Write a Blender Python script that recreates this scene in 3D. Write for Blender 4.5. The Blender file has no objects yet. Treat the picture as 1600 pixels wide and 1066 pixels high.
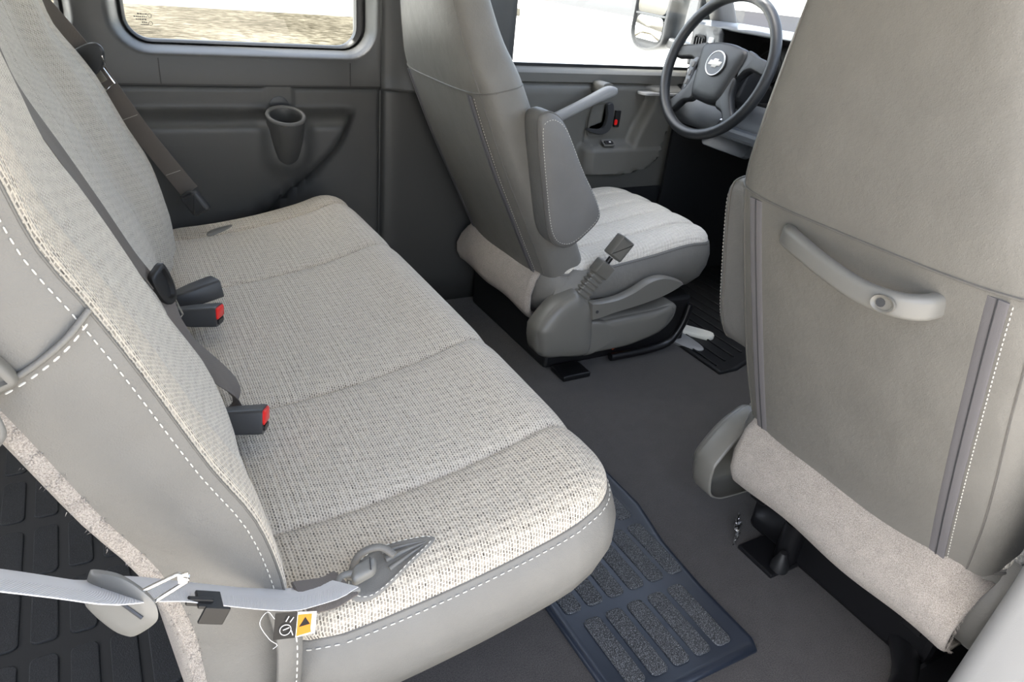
import bpy, bmesh, math, random
import numpy as np
from mathutils import Vector, Matrix

random.seed(4)
SC = bpy.context.scene
COL = SC.collection
R = math.radians

# ------------------------------------------------------------------ camera
# X = towards the front of the van, Y = towards the driver's side wall, Z = up, cabin floor at z = 0 (metres)
CAM_POS = Vector((-0.540, -0.539, 0.998))
YAW, PITCH, ROLL, FPX = R(31.53), R(27.76), R(6.15), 1125.7


def make_camera():
    f = Vector((math.sin(YAW) * math.cos(PITCH), math.cos(YAW) * math.cos(PITCH), -math.sin(PITCH)))
    r = Vector((math.cos(YAW), -math.sin(YAW), 0))
    u = r.cross(f)
    c, s = math.cos(ROLL), math.sin(ROLL)
    r2, u2 = r * c + u * s, u * c - r * s
    m = Matrix((r2, u2, -f)).transposed().to_4x4()
    m.translation = CAM_POS
    cd = bpy.data.cameras.new('camera')
    cd.sensor_width = 36.0
    cd.lens = FPX / 1600.0 * 36.0
    cd.clip_start = 0.02
    cd.clip_end = 500
    o = bpy.data.objects.new('camera', cd)
    o.matrix_world = m
    COL.objects.link(o)
    SC.camera = o


make_camera()

# ------------------------------------------------------------------ light
W = bpy.data.worlds.new('world')
SC.world = W
W.use_nodes = True
nt = W.node_tree
bgn = nt.nodes['Background']
sky = nt.nodes.new('ShaderNodeTexSky')
sky.sky_type = 'NISHITA'
sky.sun_disc = False
sky.sun_elevation = R(58)
sky.sun_rotation = R(-75)
sky.air_density = 1.0
sky.dust_density = 4.0
haze = nt.nodes.new('ShaderNodeHueSaturation')      # hazy, paler sky
haze.inputs['Saturation'].default_value = 0.62
nt.links.new(sky.outputs[0], haze.inputs['Color'])
nt.links.new(haze.outputs[0], bgn.inputs[0])
bgn.inputs[1].default_value = 0.185
sd = bpy.data.lights.new('sun', 'SUN')
sd.energy = 4.5
sd.angle = R(0.6)
sd.color = (1.0, 0.96, 0.89)
so = bpy.data.objects.new('sun', sd)
sun_from = Vector((-math.cos(R(58)) * math.cos(R(12)), math.cos(R(58)) * math.sin(R(12)), math.sin(R(58))))
so.rotation_euler = sun_from.to_track_quat('Z', 'Y').to_euler()
so.location = (-6, 3, 9)
COL.objects.link(so)
SC.view_settings.view_transform = 'Standard'
SC.view_settings.look = 'None'
SC.view_settings.gamma = 1.0
SC.view_settings.use_curve_mapping = False
SC.view_settings.exposure = 2.56
SC.cycles.use_denoising = True
SC.cycles.max_bounces = 10
SC.cycles.diffuse_bounces = 6
SC.cycles.transparent_max_bounces = 12


# ------------------------------------------------------------------ materials
def s2l(c):
    return tuple(((v / 255.0) / 12.92 if v / 255.0 <= 0.04045 else ((v / 255.0 + 0.055) / 1.055) ** 2.4) for v in c)


class NT:
    def __init__(self, name):
        self.m = bpy.data.materials.new(name)
        self.m.use_nodes = True
        self.t = self.m.node_tree
        self.b = self.t.nodes['Principled BSDF']

    def n(self, kind, **kw):
        x = self.t.nodes.new(kind)
        for k, v in kw.items():
            setattr(x, k, v)
        return x

    def l(self, a, b):
        self.t.links.new(a, b)

    def math(self, op, a, b=None, c=None):
        x = self.n('ShaderNodeMath', operation=op)
        for i, v in enumerate((a, b, c)):
            if v is None:
                continue
            if isinstance(v, (int, float)):
                x.inputs[i].default_value = v
            else:
                self.l(v, x.inputs[i])
        return x.outputs[0]

    def noise(self, vec, scale, detail=3, rough=0.5):
        x = self.n('ShaderNodeTexNoise')
        x.inputs['Scale'].default_value = scale
        x.inputs['Detail'].default_value = detail
        x.inputs['Roughness'].default_value = rough
        self.l(vec, x.inputs['Vector'])
        return x.outputs[0]

    def ramp(self, fac, stops):
        x = self.n('ShaderNodeValToRGB')
        e = x.color_ramp.elements
        e[0].position, e[0].color = stops[0][0], (*stops[0][1], 1)
        e[1].position, e[1].color = stops[-1][0], (*stops[-1][1], 1)
        for p, c in stops[1:-1]:
            q = e.new(p)
            q.color = (*c, 1)
        self.l(fac, x.inputs[0])
        return x.outputs[0]

    def mix(self, fac, a, b):
        x = self.n('ShaderNodeMix', data_type='RGBA')
        for s, v in ((0, fac), (6, a), (7, b)):
            if isinstance(v, (int, float)):
                x.inputs[s].default_value = v
            elif isinstance(v, tuple):
                x.inputs[s].default_value = (*v, 1)
            else:
                self.l(v, x.inputs[s])
        return x.outputs[2]

    def bump(self, h, strength, dist, prev=None):
        x = self.n('ShaderNodeBump')
        x.inputs['Strength'].default_value = strength
        x.inputs['Distance'].default_value = dist
        self.l(h, x.inputs['Height'])
        if prev is not None:
            self.l(prev, x.inputs['Normal'])
        return x.outputs[0]

    def obj(self):
        return self.n('ShaderNodeNewGeometry').outputs['Position']


def plain(name, rgb, rough=0.5, metal=0.0, spec=0.5, grain=0.0, gscale=600, coat=0.0, var=0.0):
    k = NT(name)
    k.b.inputs['Base Color'].default_value = (*s2l(rgb), 1)
    k.b.inputs['Roughness'].default_value = rough
    k.b.inputs['Metallic'].default_value = metal
    k.b.inputs['Specular IOR Level'].default_value = spec
    k.b.inputs['Coat Weight'].default_value = coat
    p = k.obj()
    if var:
        f = k.noise(p, 9, 4)
        a = tuple(max(0, c * (1 - var)) for c in s2l(rgb))
        b = tuple(c * (1 + var) for c in s2l(rgb))
        k.l(k.ramp(f, [(0.3, a), (0.7, b)]), k.b.inputs['Base Color'])
    if grain:
        k.l(k.bump(k.noise(p, gscale, 2), grain, 0.0006), k.b.inputs['Normal'])
    return k.m


def leather(name, rgb, rough=0.48):
    k = NT(name)
    p = k.obj()
    base = s2l(rgb)
    f = k.noise(p, 14, 4)
    k.l(k.ramp(f, [(0.3, tuple(c * 0.94 for c in base)), (0.7, tuple(c * 1.05 for c in base))]), k.b.inputs['Base Color'])
    k.b.inputs['Roughness'].default_value = rough
    k.b.inputs['Specular IOR Level'].default_value = 0.42
    vo = k.n('ShaderNodeTexVoronoi', feature='DISTANCE_TO_EDGE')
    vo.inputs['Scale'].default_value = 430
    k.l(p, vo.inputs['Vector'])
    b1 = k.bump(vo.outputs[0], 0.35, 0.0010)
    b2 = k.bump(k.noise(p, 26, 5, 0.55), 0.22, 0.010, b1)
    k.l(b2, k.b.inputs['Normal'])
    return k.m


def carpet(name, rgb, rgb2, scale=900, bump=0.5, dist=0.003):
    k = NT(name)
    p = k.obj()
    f = k.noise(p, scale, 3, 0.7)
    g = k.noise(p, scale * 0.06, 3)
    fac = k.math('ADD', k.math('MULTIPLY', f, 0.88), k.math('MULTIPLY', g, 0.12))
    k.l(k.ramp(fac, [(0.33, s2l(rgb)), (0.67, s2l(rgb2))]), k.b.inputs['Base Color'])
    k.b.inputs['Roughness'].default_value = 0.95
    k.b.inputs['Specular IOR Level'].default_value = 0.1
    k.b.inputs['Sheen Weight'].default_value = 0.25
    k.l(k.bump(f, bump, dist), k.b.inputs['Normal'])
    return k.m


def tweed(name, light, dark, pu=0.0056, pv=0.0078, quilt=0.6):
    """woven seat cloth: staggered dark dashes on a pale thread ground, UVs are in metres"""
    k = NT(name)
    uv = k.n('ShaderNodeUVMap').outputs[0]
    wob = k.noise(uv, 120, 2)
    sep = k.n('ShaderNodeSeparateXYZ')
    k.l(uv, sep.inputs[0])
    u = k.math('ADD', k.math('DIVIDE', sep.outputs[0], pu), k.math('MULTIPLY', wob, 0.7))
    v = k.math('ADD', k.math('DIVIDE', sep.outputs[1], pv), k.math('MULTIPLY', wob, 0.6))
    col = k.math('FLOOR', u)
    odd = k.math('MODULO', k.math('ABSOLUTE', col), 2.0)
    v2 = k.math('ADD', v, k.math('MULTIPLY', odd, 0.5))
    du = k.math('ABSOLUTE', k.math('SUBTRACT', k.math('FRACT', u), 0.5))
    dv = k.math('ABSOLUTE', k.math('SUBTRACT', k.math('FRACT', v2), 0.5))
    inside = k.math('MAXIMUM', k.math('MULTIPLY', du, 1.35), dv)
    ms = k.n('ShaderNodeMapRange')
    ms.inputs[1].default_value, ms.inputs[2].default_value = 0.43, 0.31
    ms.inputs[3].default_value, ms.inputs[4].default_value = 0.0, 1.0
    k.l(inside, ms.inputs[0])
    blot = k.noise(uv, 70, 4, 0.65)
    amp = k.n('ShaderNodeMapRange')
    amp.inputs[1].default_value, amp.inputs[2].default_value = 0.34, 0.60
    amp.inputs[3].default_value, amp.inputs[4].default_value = 0.5, 1.0
    k.l(blot, amp.inputs[0])
    wa = k.math('SINE', k.math('MULTIPLY', k.math('ADD', sep.outputs[0], k.math('MULTIPLY', sep.outputs[1], 0.55)), 2 * math.pi / 0.0155))
    wb = k.math('SINE', k.math('MULTIPLY', k.math('SUBTRACT', sep.outputs[0], k.math('MULTIPLY', sep.outputs[1], 0.9)), 2 * math.pi / 0.0235))
    clus = k.math('ADD', k.math('MULTIPLY', k.math('MULTIPLY', wa, wb), 0.30), 0.70)
    mask = k.math('MULTIPLY', k.math('MULTIPLY', ms.outputs[0], amp.outputs[0]), clus)
    lite = k.ramp(k.noise(uv, 900, 2), [(0.3, tuple(c * 0.80 for c in s2l(light))), (0.7, s2l(light))])
    k.l(k.mix(mask, lite, s2l(dark)), k.b.inputs['Base Color'])
    k.b.inputs['Roughness'].default_value = 0.9
    k.b.inputs['Specular IOR Level'].default_value = 0.15
    k.b.inputs['Sheen Weight'].default_value = 0.30
    k.b.inputs['Sheen Roughness'].default_value = 0.5
    # soft quilted lozenges of the weave
    a = k.math('SINE', k.math('MULTIPLY', k.math('ADD', sep.outputs[0], sep.outputs[1]), 2 * math.pi / 0.021))
    b = k.math('SINE', k.math('MULTIPLY', k.math('SUBTRACT', sep.outputs[0], sep.outputs[1]), 2 * math.pi / 0.021))
    loz = k.math('MULTIPLY', a, b)
    h = k.math('SUBTRACT', k.math('MULTIPLY', loz, quilt), k.math('MULTIPLY', mask, 0.9))
    k.l(k.bump(h, 0.7, 0.0018), k.b.inputs['Normal'])
    return k.m


def glass(name, tint=(0.96, 0.98, 0.97)):
    k = NT(name)
    out = k.t.nodes['Material Output']
    k.t.nodes.remove(k.b)
    tr = k.n('ShaderNodeBsdfTransparent')
    tr.inputs[0].default_value = (*tint, 1)
    gl = k.n('ShaderNodeBsdfGlossy')
    gl.inputs['Roughness'].default_value = 0.0
    fr = k.n('ShaderNodeLayerWeight')
    refl = k.math('ADD', k.math('MULTIPLY', k.math('POWER', fr.outputs['Facing'], 5.0), 0.7), 0.03)
    mx = k.n('ShaderNodeMixShader')
    k.l(refl, mx.inputs[0])
    k.l(tr.outputs[0], mx.inputs[1])
    k.l(gl.outputs[0], mx.inputs[2])
    k.l(mx.outputs[0], out.inputs[0])
    return k.m


def webbing(name, rgb):
    k = NT(name)
    uv = k.n('ShaderNodeUVMap').outputs[0]
    sep = k.n('ShaderNodeSeparateXYZ')
    k.l(uv, sep.inputs[0])
    rib = k.math('SINE', k.math('MULTIPLY', k.math('ADD', sep.outputs[0], k.math('ABSOLUTE', sep.outputs[1])), 2 * math.pi / 0.0022))
    base = s2l(rgb)
    k.l(k.ramp(k.math('ADD', k.math('MULTIPLY', rib, 0.25), 0.5), [(0, tuple(c * 0.9 for c in base)), (1, tuple(c * 1.06 for c in base))]), k.b.inputs['Base Color'])
    k.b.inputs['Roughness'].default_value = 0.6
    k.l(k.bump(rib, 0.35, 0.0006), k.b.inputs['Normal'])
    return k.m


def gravel(name):
    k = NT(name)
    p = k.obj()
    f = k.noise(p, 5, 8, 0.7)
    g = k.noise(p, 0.4, 3)
    fac = k.math('ADD', k.math('MULTIPLY', f, 0.7), k.math('MULTIPLY', g, 0.3))
    k.l(k.ramp(fac, [(0.38, s2l((40, 37, 30))), (0.5, s2l((68, 64, 55))), (0.62, s2l((98, 93, 82)))]), k.b.inputs['Base Color'])
    k.b.inputs['Roughness'].default_value = 1.0
    k.b.inputs['Specular IOR Level'].default_value = 0.0
    return k.m


M = {
    'leather': leather('grey_leather', (114, 112, 107)),
    'leather_dark': leather('grey_leather_armrest', (112, 111, 109), 0.5),
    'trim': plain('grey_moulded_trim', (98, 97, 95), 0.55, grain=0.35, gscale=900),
    'trim_shaded': plain('shaded_grey_moulded_trim', (66, 66, 65), 0.42, grain=0.35, gscale=900),  # same grey trim, darkened in colour for its shade against the windows
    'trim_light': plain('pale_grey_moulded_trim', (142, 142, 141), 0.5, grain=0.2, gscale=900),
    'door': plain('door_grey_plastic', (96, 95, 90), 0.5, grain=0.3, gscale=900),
    'headliner': plain('headliner_cloth', (170, 168, 163), 0.95, grain=0.2),
    'tweed': tweed('tweed_bolster_cloth', (214, 204, 187), (72, 66, 59), 0.0038, 0.0052),
    'tweed_mid': tweed('tweed_centre_cloth', (220, 211, 196), (80, 74, 67), 0.0036, 0.0048),
    'tweed_smooth': tweed('tweed_front_seat_cloth', (236, 230, 218), (168, 162, 152), 0.0036, 0.0050, 1.1),
    'tweed_back': tweed('tweed_back_cloth', (206, 200, 188), (92, 87, 80), 0.0036, 0.0048),  # slightly darker cloth for the inner backrest panels
    'carpet': carpet('dark_floor_carpet', (34, 32, 31), (76, 72, 69), 500),
    'pile': carpet('beige_carpet_trim', (128, 119, 110), (204, 195, 184), 700, 0.8, 0.004),
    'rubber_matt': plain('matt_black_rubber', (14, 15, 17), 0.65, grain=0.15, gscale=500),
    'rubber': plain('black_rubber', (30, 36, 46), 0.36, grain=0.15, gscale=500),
    'pad': None,
    'black_metal': plain('black_painted_metal', (18, 18, 20), 0.35, spec=0.5),
    'black_plastic': plain('black_plastic', (24, 24, 25), 0.45),
    'charcoal': plain('charcoal_buckle_plastic', (56, 57, 59), 0.42, grain=0.2, gscale=1200),
    'seatgrey': plain('seat_shield_plastic', (110, 108, 102), 0.36, grain=0.12, gscale=1200),
    'handle': plain('grab_handle_plastic', (116, 115, 111), 0.38, grain=0.1, gscale=1200),
    'stitch': plain('pale_thread', (205, 202, 193), 0.8),
    'stitch_dark': plain('grey_thread', (120, 117, 111), 0.8),
    'piping': leather('piping_leather', (100, 98, 94)),
    'zip': plain('zipper_tape', (104, 102, 104), 0.8, grain=0.5, gscale=1500),
    'red': plain('red_plastic', (226, 32, 30), 0.35),
    'orange': plain('orange_label', (238, 140, 40), 0.6),
    'white': plain('white_print', (232, 230, 226), 0.6),
    'chrome': plain('bright_metal', (205, 205, 205), 0.16, metal=1.0),
    'steel': plain('brushed_steel', (190, 190, 188), 0.28, metal=1.0),
    'foil': plain('crinkled_foil', (225, 225, 225), 0.18, metal=1.0, grain=1.0, gscale=250),
    'glass': glass('window_glass'),
    'mirror': plain('mirror_silver', (240, 242, 243), 0.02, metal=1.0),
    'wheel': plain('steering_wheel_rubber', (40, 42, 44), 0.42, grain=0.25, gscale=1100),
    'dash': plain('dashboard_plastic', (92, 96, 101), 0.42, grain=0.25, gscale=900),
    'dash_dark': plain('dashboard_dark_plastic', (34, 35, 37), 0.5),
    'belt_taupe': webbing('taupe_belt_webbing', (104, 98, 93)),
    'belt_grey': webbing('silver_grey_belt_webbing', (206, 206, 208)),
    'concrete': plain('pale_concrete', (212, 210, 206), 0.95, var=0.06),
    'asphalt': plain('grey_asphalt', (62, 61, 60), 0.95, var=0.1),
    'road': plain('pale_asphalt', (96, 91, 79), 0.95, var=0.08),
    'gravel': gravel('dry_gravel'),
    'bounce_cut_ground': plain('bounce_cut_grey', (152, 146, 136), 0.95, var=0.08),
    'yellow': plain('faded_yellow_paint', (214, 176, 80), 0.8, var=0.1),
    'paint': plain('silver_beige_car_paint', (188, 182, 168), 0.28, metal=0.3, coat=0.4),
    'carblue': plain('dark_blue_car_paint', (30, 36, 50), 0.3, coat=0.5),
    'paper': plain('white_paper', (228, 226, 214), 0.7),
    'grille': plain('dark_vent', (20, 20, 22), 0.6),
}


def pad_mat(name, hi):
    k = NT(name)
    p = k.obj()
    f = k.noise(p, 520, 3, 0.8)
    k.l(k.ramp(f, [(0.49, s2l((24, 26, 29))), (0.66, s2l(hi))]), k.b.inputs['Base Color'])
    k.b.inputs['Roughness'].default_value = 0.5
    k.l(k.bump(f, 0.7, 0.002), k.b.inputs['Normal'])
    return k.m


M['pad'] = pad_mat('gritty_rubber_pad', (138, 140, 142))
M['pad_shaded'] = pad_mat('shaded_gritty_rubber_pad', (56, 58, 61))  # same pad, darkened for the weaker light behind the bench


# ------------------------------------------------------------------ object helpers
def mesh(name, V, F, mat, parent=None, uv=None, smooth=True, sub=0):
    me = bpy.data.meshes.new(name)
    me.from_pydata([tuple(map(float, v)) for v in V], [], F)
    if uv is not None:
        lay = me.uv_layers.new(name='UVMap')
        idx = np.empty(len(me.loops), dtype=np.int32)
        me.loops.foreach_get('vertex_index', idx)
        a = np.asarray(uv, dtype=np.float32)[idx]
        lay.data.foreach_set('uv', a.ravel())
    bm = bmesh.new()
    bm.from_mesh(me)
    bmesh.ops.recalc_face_normals(bm, faces=bm.faces)
    bm.to_mesh(me)
    bm.free()
    if smooth:
        me.polygons.foreach_set('use_smooth', [True] * len(me.polygons))
        me.set_sharp_from_angle(angle=R(52))
    me.materials.append(M[mat] if isinstance(mat, str) else mat)
    o = bpy.data.objects.new(name, me)
    COL.objects.link(o)
    if parent is not None:
        o.parent = parent
        o.matrix_parent_inverse = parent.matrix_world.inverted()
    if sub:
        md = o.modifiers.new('subdivision', 'SUBSURF')
        md.levels = md.render_levels = sub
    return o


def thing(name, label, cat, loc=(0, 0, 0), group=None):
    o = bpy.data.objects.new(name, None)
    o.empty_display_size = 0.05
    COL.objects.link(o)
    o.location = loc
    o['label'] = label
    o['category'] = cat
    if group:
        o['group'] = group
    bpy.context.view_layer.update()
    return o


def tag(o, label, cat, group=None):
    o['label'] = label
    o['category'] = cat
    if group:
        o['group'] = group
    return o


def struct(o, label=None):
    o['kind'] = 'structure'
    if label:
        o['label'] = label
    return o


def cat_rom(xs, ys, x):
    """smooth interpolation through a table"""
    xs = list(xs)
    if x <= xs[0]:
        return ys[0]
    if x >= xs[-1]:
        return ys[-1]
    i = max(j for j in range(len(xs) - 1) if xs[j] <= x)
    h = xs[i + 1] - xs[i]
    t = (x - xs[i]) / h

    def sl(j):
        if j <= 0:
            return (ys[1] - ys[0]) / (xs[1] - xs[0])
        if j >= len(xs) - 1:
            return (ys[-1] - ys[-2]) / (xs[-1] - xs[-2])
        return (ys[j + 1] - ys[j - 1]) / (xs[j + 1] - xs[j - 1])
    m0, m1 = sl(i) * h, sl(i + 1) * h
    return ((2 * t ** 3 - 3 * t ** 2 + 1) * ys[i] + (t ** 3 - 2 * t ** 2 + t) * m0 + (-2 * t ** 3 + 3 * t ** 2) * ys[i + 1] + (t ** 3 - t ** 2) * m1)


def smooth_path(pts, n, closed=False):
    """Catmull-Rom resample, even arc length"""
    P = [np.array(p, float) for p in pts]
    N = len(P)
    out = []
    segs = N if closed else N - 1
    for i in range(segs):
        p0 = P[(i - 1) % N] if closed or i > 0 else 2 * P[0] - P[1]
        p1, p2 = P[i], P[(i + 1) % N]
        p3 = P[(i + 2) % N] if closed or i + 2 < N else 2 * P[-1] - P[-2]
        for k in range(12):
            t = k / 12
            out.append(0.5 * ((2 * p1) + (-p0 + p2) * t + (2 * p0 - 5 * p1 + 4 * p2 - p3) * t * t + (-p0 + 3 * p1 - 3 * p2 + p3) * t ** 3))
    out.append(P[0] if closed else P[-1])
    out = np.array(out)
    d = np.r_[0, np.cumsum(np.linalg.norm(np.diff(out, axis=0), axis=1))]
    m = n + 1 if closed else n
    s = np.linspace(0, d[-1], m)
    res = np.stack([np.interp(s, d, out[:, j]) for j in range(out.shape[1])], 1)
    return res[:-1] if closed else res


def frames(path, up=(0, 0, 1)):
    P = np.asarray(path, float)
    T = np.gradient(P, axis=0)
    T /= np.linalg.norm(T, axis=1)[:, None] + 1e-12
    u = np.array(up, float)
    N = []
    prev = None
    for t in T:
        if prev is None:
            if abs(np.dot(u, t)) > 0.95:
                u = np.array([1.0, 0, 0])
            nn = u - t * np.dot(u, t)
        else:
            nn = prev - t * np.dot(prev, t)
        nn /= np.linalg.norm(nn) + 1e-12
        N.append(nn)
        prev = nn
    N = np.array(N)
    return P, T, N, np.cross(T, N)


def tube_geo(path, r, n=8, caps=True):
    P, T, N, B = frames(path)
    rr = np.broadcast_to(np.asarray(r, float), (len(P),)) if np.ndim(r) < 2 else r
    V, F = [], []
    for i in range(len(P)):
        for k in range(n):
            a = 2 * math.pi * k / n
            V.append(P[i] + rr[i] * (math.cos(a) * N[i] + math.sin(a) * B[i]))
    for i in range(len(P) - 1):
        for k in range(n):
            F.append((i * n + k, i * n + (k + 1) % n, (i + 1) * n + (k + 1) % n, (i + 1) * n + k))
    if caps:
        F.append(tuple(range(n)))
        F.append(tuple((len(P) - 1) * n + k for k in range(n)))
    return V, F


def tube(name, path, r, mat, parent=None, n=8, sm=0, **kw):
    if sm:
        path = smooth_path(path, sm)
    V, F = tube_geo(path, r, n)
    return mesh(name, V, F, mat, parent, **kw)


def join_geo(parts):
    V, F = [], []
    for v, f in parts:
        o = len(V)
        V += list(v)
        F += [tuple(i + o for i in q) for q in f]
    return V, F


def stitches(name, path, mat, parent, dash=0.0045, gap=0.003, r=0.0007):
    """a row of thread dashes along a path, one part"""
    P = np.asarray(path, float)
    d = np.r_[0, np.cumsum(np.linalg.norm(np.diff(P, axis=0), axis=1))]

    def at(s):
        return np.array([np.interp(s, d, P[:, j]) for j in range(3)])
    parts = []
    s = gap
    while s + dash < d[-1]:
        a, b = at(s), at(s + dash)
        m = (a + b) / 2
        parts.append(tube_geo([a, a * 0.7 + m * 0.3, b * 0.7 + m * 0.3, b], [r * 0.4, r, r, r * 0.4], 5))
        s += dash + gap
    V, F = join_geo(parts)
    o = mesh(name, V, F, mat, parent)
    o['kind'] = 'stuff'
    return o


def strap(name, path, side, width, thick, mat, parent=None, sm=0):
    """flat belt webbing: path + per-point side vectors"""
    P = np.asarray(path, float)
    S = np.asarray(side, float)
    if S.ndim == 1:
        S = np.tile(S, (len(P), 1))
    if sm:
        both = smooth_path(np.hstack([P, S]), sm)
        P, S = both[:, :3], both[:, 3:]
    T = np.gradient(P, axis=0)
    T /= np.linalg.norm(T, axis=1)[:, None]
    S = S - T * np.sum(S * T, axis=1)[:, None]
    S /= np.linalg.norm(S, axis=1)[:, None]
    N = np.cross(T, S)
    d = np.r_[0, np.cumsum(np.linalg.norm(np.diff(P, axis=0), axis=1))]
    prof = [(-.5, -.3), (-.46, -.5), (-.15, -.5), (.15, -.5), (.46, -.5), (.5, -.3), (.5, .3), (.46, .5), (.15, .5), (-.15, .5), (-.46, .5), (-.5, .3)]
    n = len(prof)
    V, F, U = [], [], []
    for i in range(len(P)):
        for a, b in prof:
            V.append(P[i] + S[i] * a * width + N[i] * b * thick)
            U.append((d[i], a * width))
    for i in range(len(P) - 1):
        for k in range(n):
            F.append((i * n + k, i * n + (k + 1) % n, (i + 1) * n + (k + 1) % n, (i + 1) * n + k))
    F.append(tuple(range(n)))
    F.append(tuple((len(P) - 1) * n + k for k in range(n)))
    return mesh(name, V, F, mat, parent, uv=U)


def box_geo(cx, cy, cz, sx, sy, sz):
    V = [(cx + a * sx / 2, cy + b * sy / 2, cz + c * sz / 2) for a in (-1, 1) for b in (-1, 1) for c in (-1, 1)]
    F = [(0, 1, 3, 2), (4, 6, 7, 5), (0, 4, 5, 1), (2, 3, 7, 6), (0, 2, 6, 4), (1, 5, 7, 3)]
    return V, F


def box(name, c, s, mat, parent=None, bev=0.0, seg=2, rot=None):
    V, F = box_geo(0, 0, 0, *s)
    o = mesh(name, V, F, mat, None, smooth=False)
    if bev:
        bm = bmesh.new()
        bm.from_mesh(o.data)
        bmesh.ops.bevel(bm, geom=list(bm.edges), offset=bev, segments=seg, profile=0.5, affect='EDGES')
        bm.to_mesh(o.data)
        bm.free()
    m = Matrix.Translation(c)
    if rot is not None:
        m = m @ (rot.to_4x4() if isinstance(rot, Matrix) else Matrix.Rotation(rot[0], 4, rot[1]))
    o.data.transform(m)
    if parent is not None:
        o.parent = parent
        o.matrix_parent_inverse = parent.matrix_world.inverted()
    return o


def puck(name, outline, rings, frame, mat, parent=None, n=64, back=True, smooth_out=True, front=True, split=None):
    """A moulded slab: outline (u, v) polygon swept through rings (inset, w); frame maps (u, v, w) to the world."""
    O = smooth_path(outline, n, True) if smooth_out else np.array(outline, float)
    n = len(O)
    T = np.roll(O, -1, 0) - np.roll(O, 1, 0)
    T /= np.linalg.norm(T, axis=1)[:, None] + 1e-12
    Nn = np.stack([T[:, 1], -T[:, 0]], 1)
    area = np.sum(O[:, 0] * np.roll(O[:, 1], -1) - np.roll(O[:, 0], -1) * O[:, 1])
    if area < 0:
        Nn = -Nn
    c = O.mean(0)
    V, F = [], []
    for ins, w in rings:
        for k in range(n):
            if isinstance(ins, tuple):       # ('s', scale): shrink towards the middle
                p = c + (O[k] - c) * ins[1]
            else:
                p = O[k] - Nn[k] * ins
            V.append(frame(p[0], p[1], w))
    m = len(rings)
    for i in range(m - 1):
        for k in range(n):
            F.append((i * n + k, i * n + (k + 1) % n, (i + 1) * n + (k + 1) % n, (i + 1) * n + k))
    if back:
        V.append(frame(c[0], c[1], rings[0][1]))
        b = len(V) - 1
        F += [(b, (k + 1) % n, k) for k in range(n)]
    if front:
        if isinstance(rings[-1][0], tuple):
            V.append(frame(c[0], c[1], rings[-1][1]))
            b = len(V) - 1
            F += [(b, (m - 1) * n + k, (m - 1) * n + (k + 1) % n) for k in range(n)]
        else:
            F.append(tuple((m - 1) * n + k for k in range(n)))
    return mesh(name, V, F, mat, parent)


def rrect(w, h, r, seg=5):
    """rounded rectangle outline centred on 0"""
    P = []
    for cx, cy, a0 in ((w / 2 - r, h / 2 - r, 0), (-w / 2 + r, h / 2 - r, 90), (-w / 2 + r, -h / 2 + r, 180), (w / 2 - r, -h / 2 + r, 270)):
        for k in range(seg + 1):
            a = R(a0 + 90 * k / seg)
            P.append((cx + r * math.cos(a), cy + r * math.sin(a)))
    return P


def sdf_rr(a, b, A0, A1, B0, B1, r):
    px = abs(a - (A0 + A1) / 2) - (A1 - A0) / 2 + r
    py = abs(b - (B0 + B1) / 2) - (B1 - B0) / 2 + r
    return -(math.hypot(max(px, 0), max(py, 0)) + min(max(px, py), 0) - r)


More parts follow.
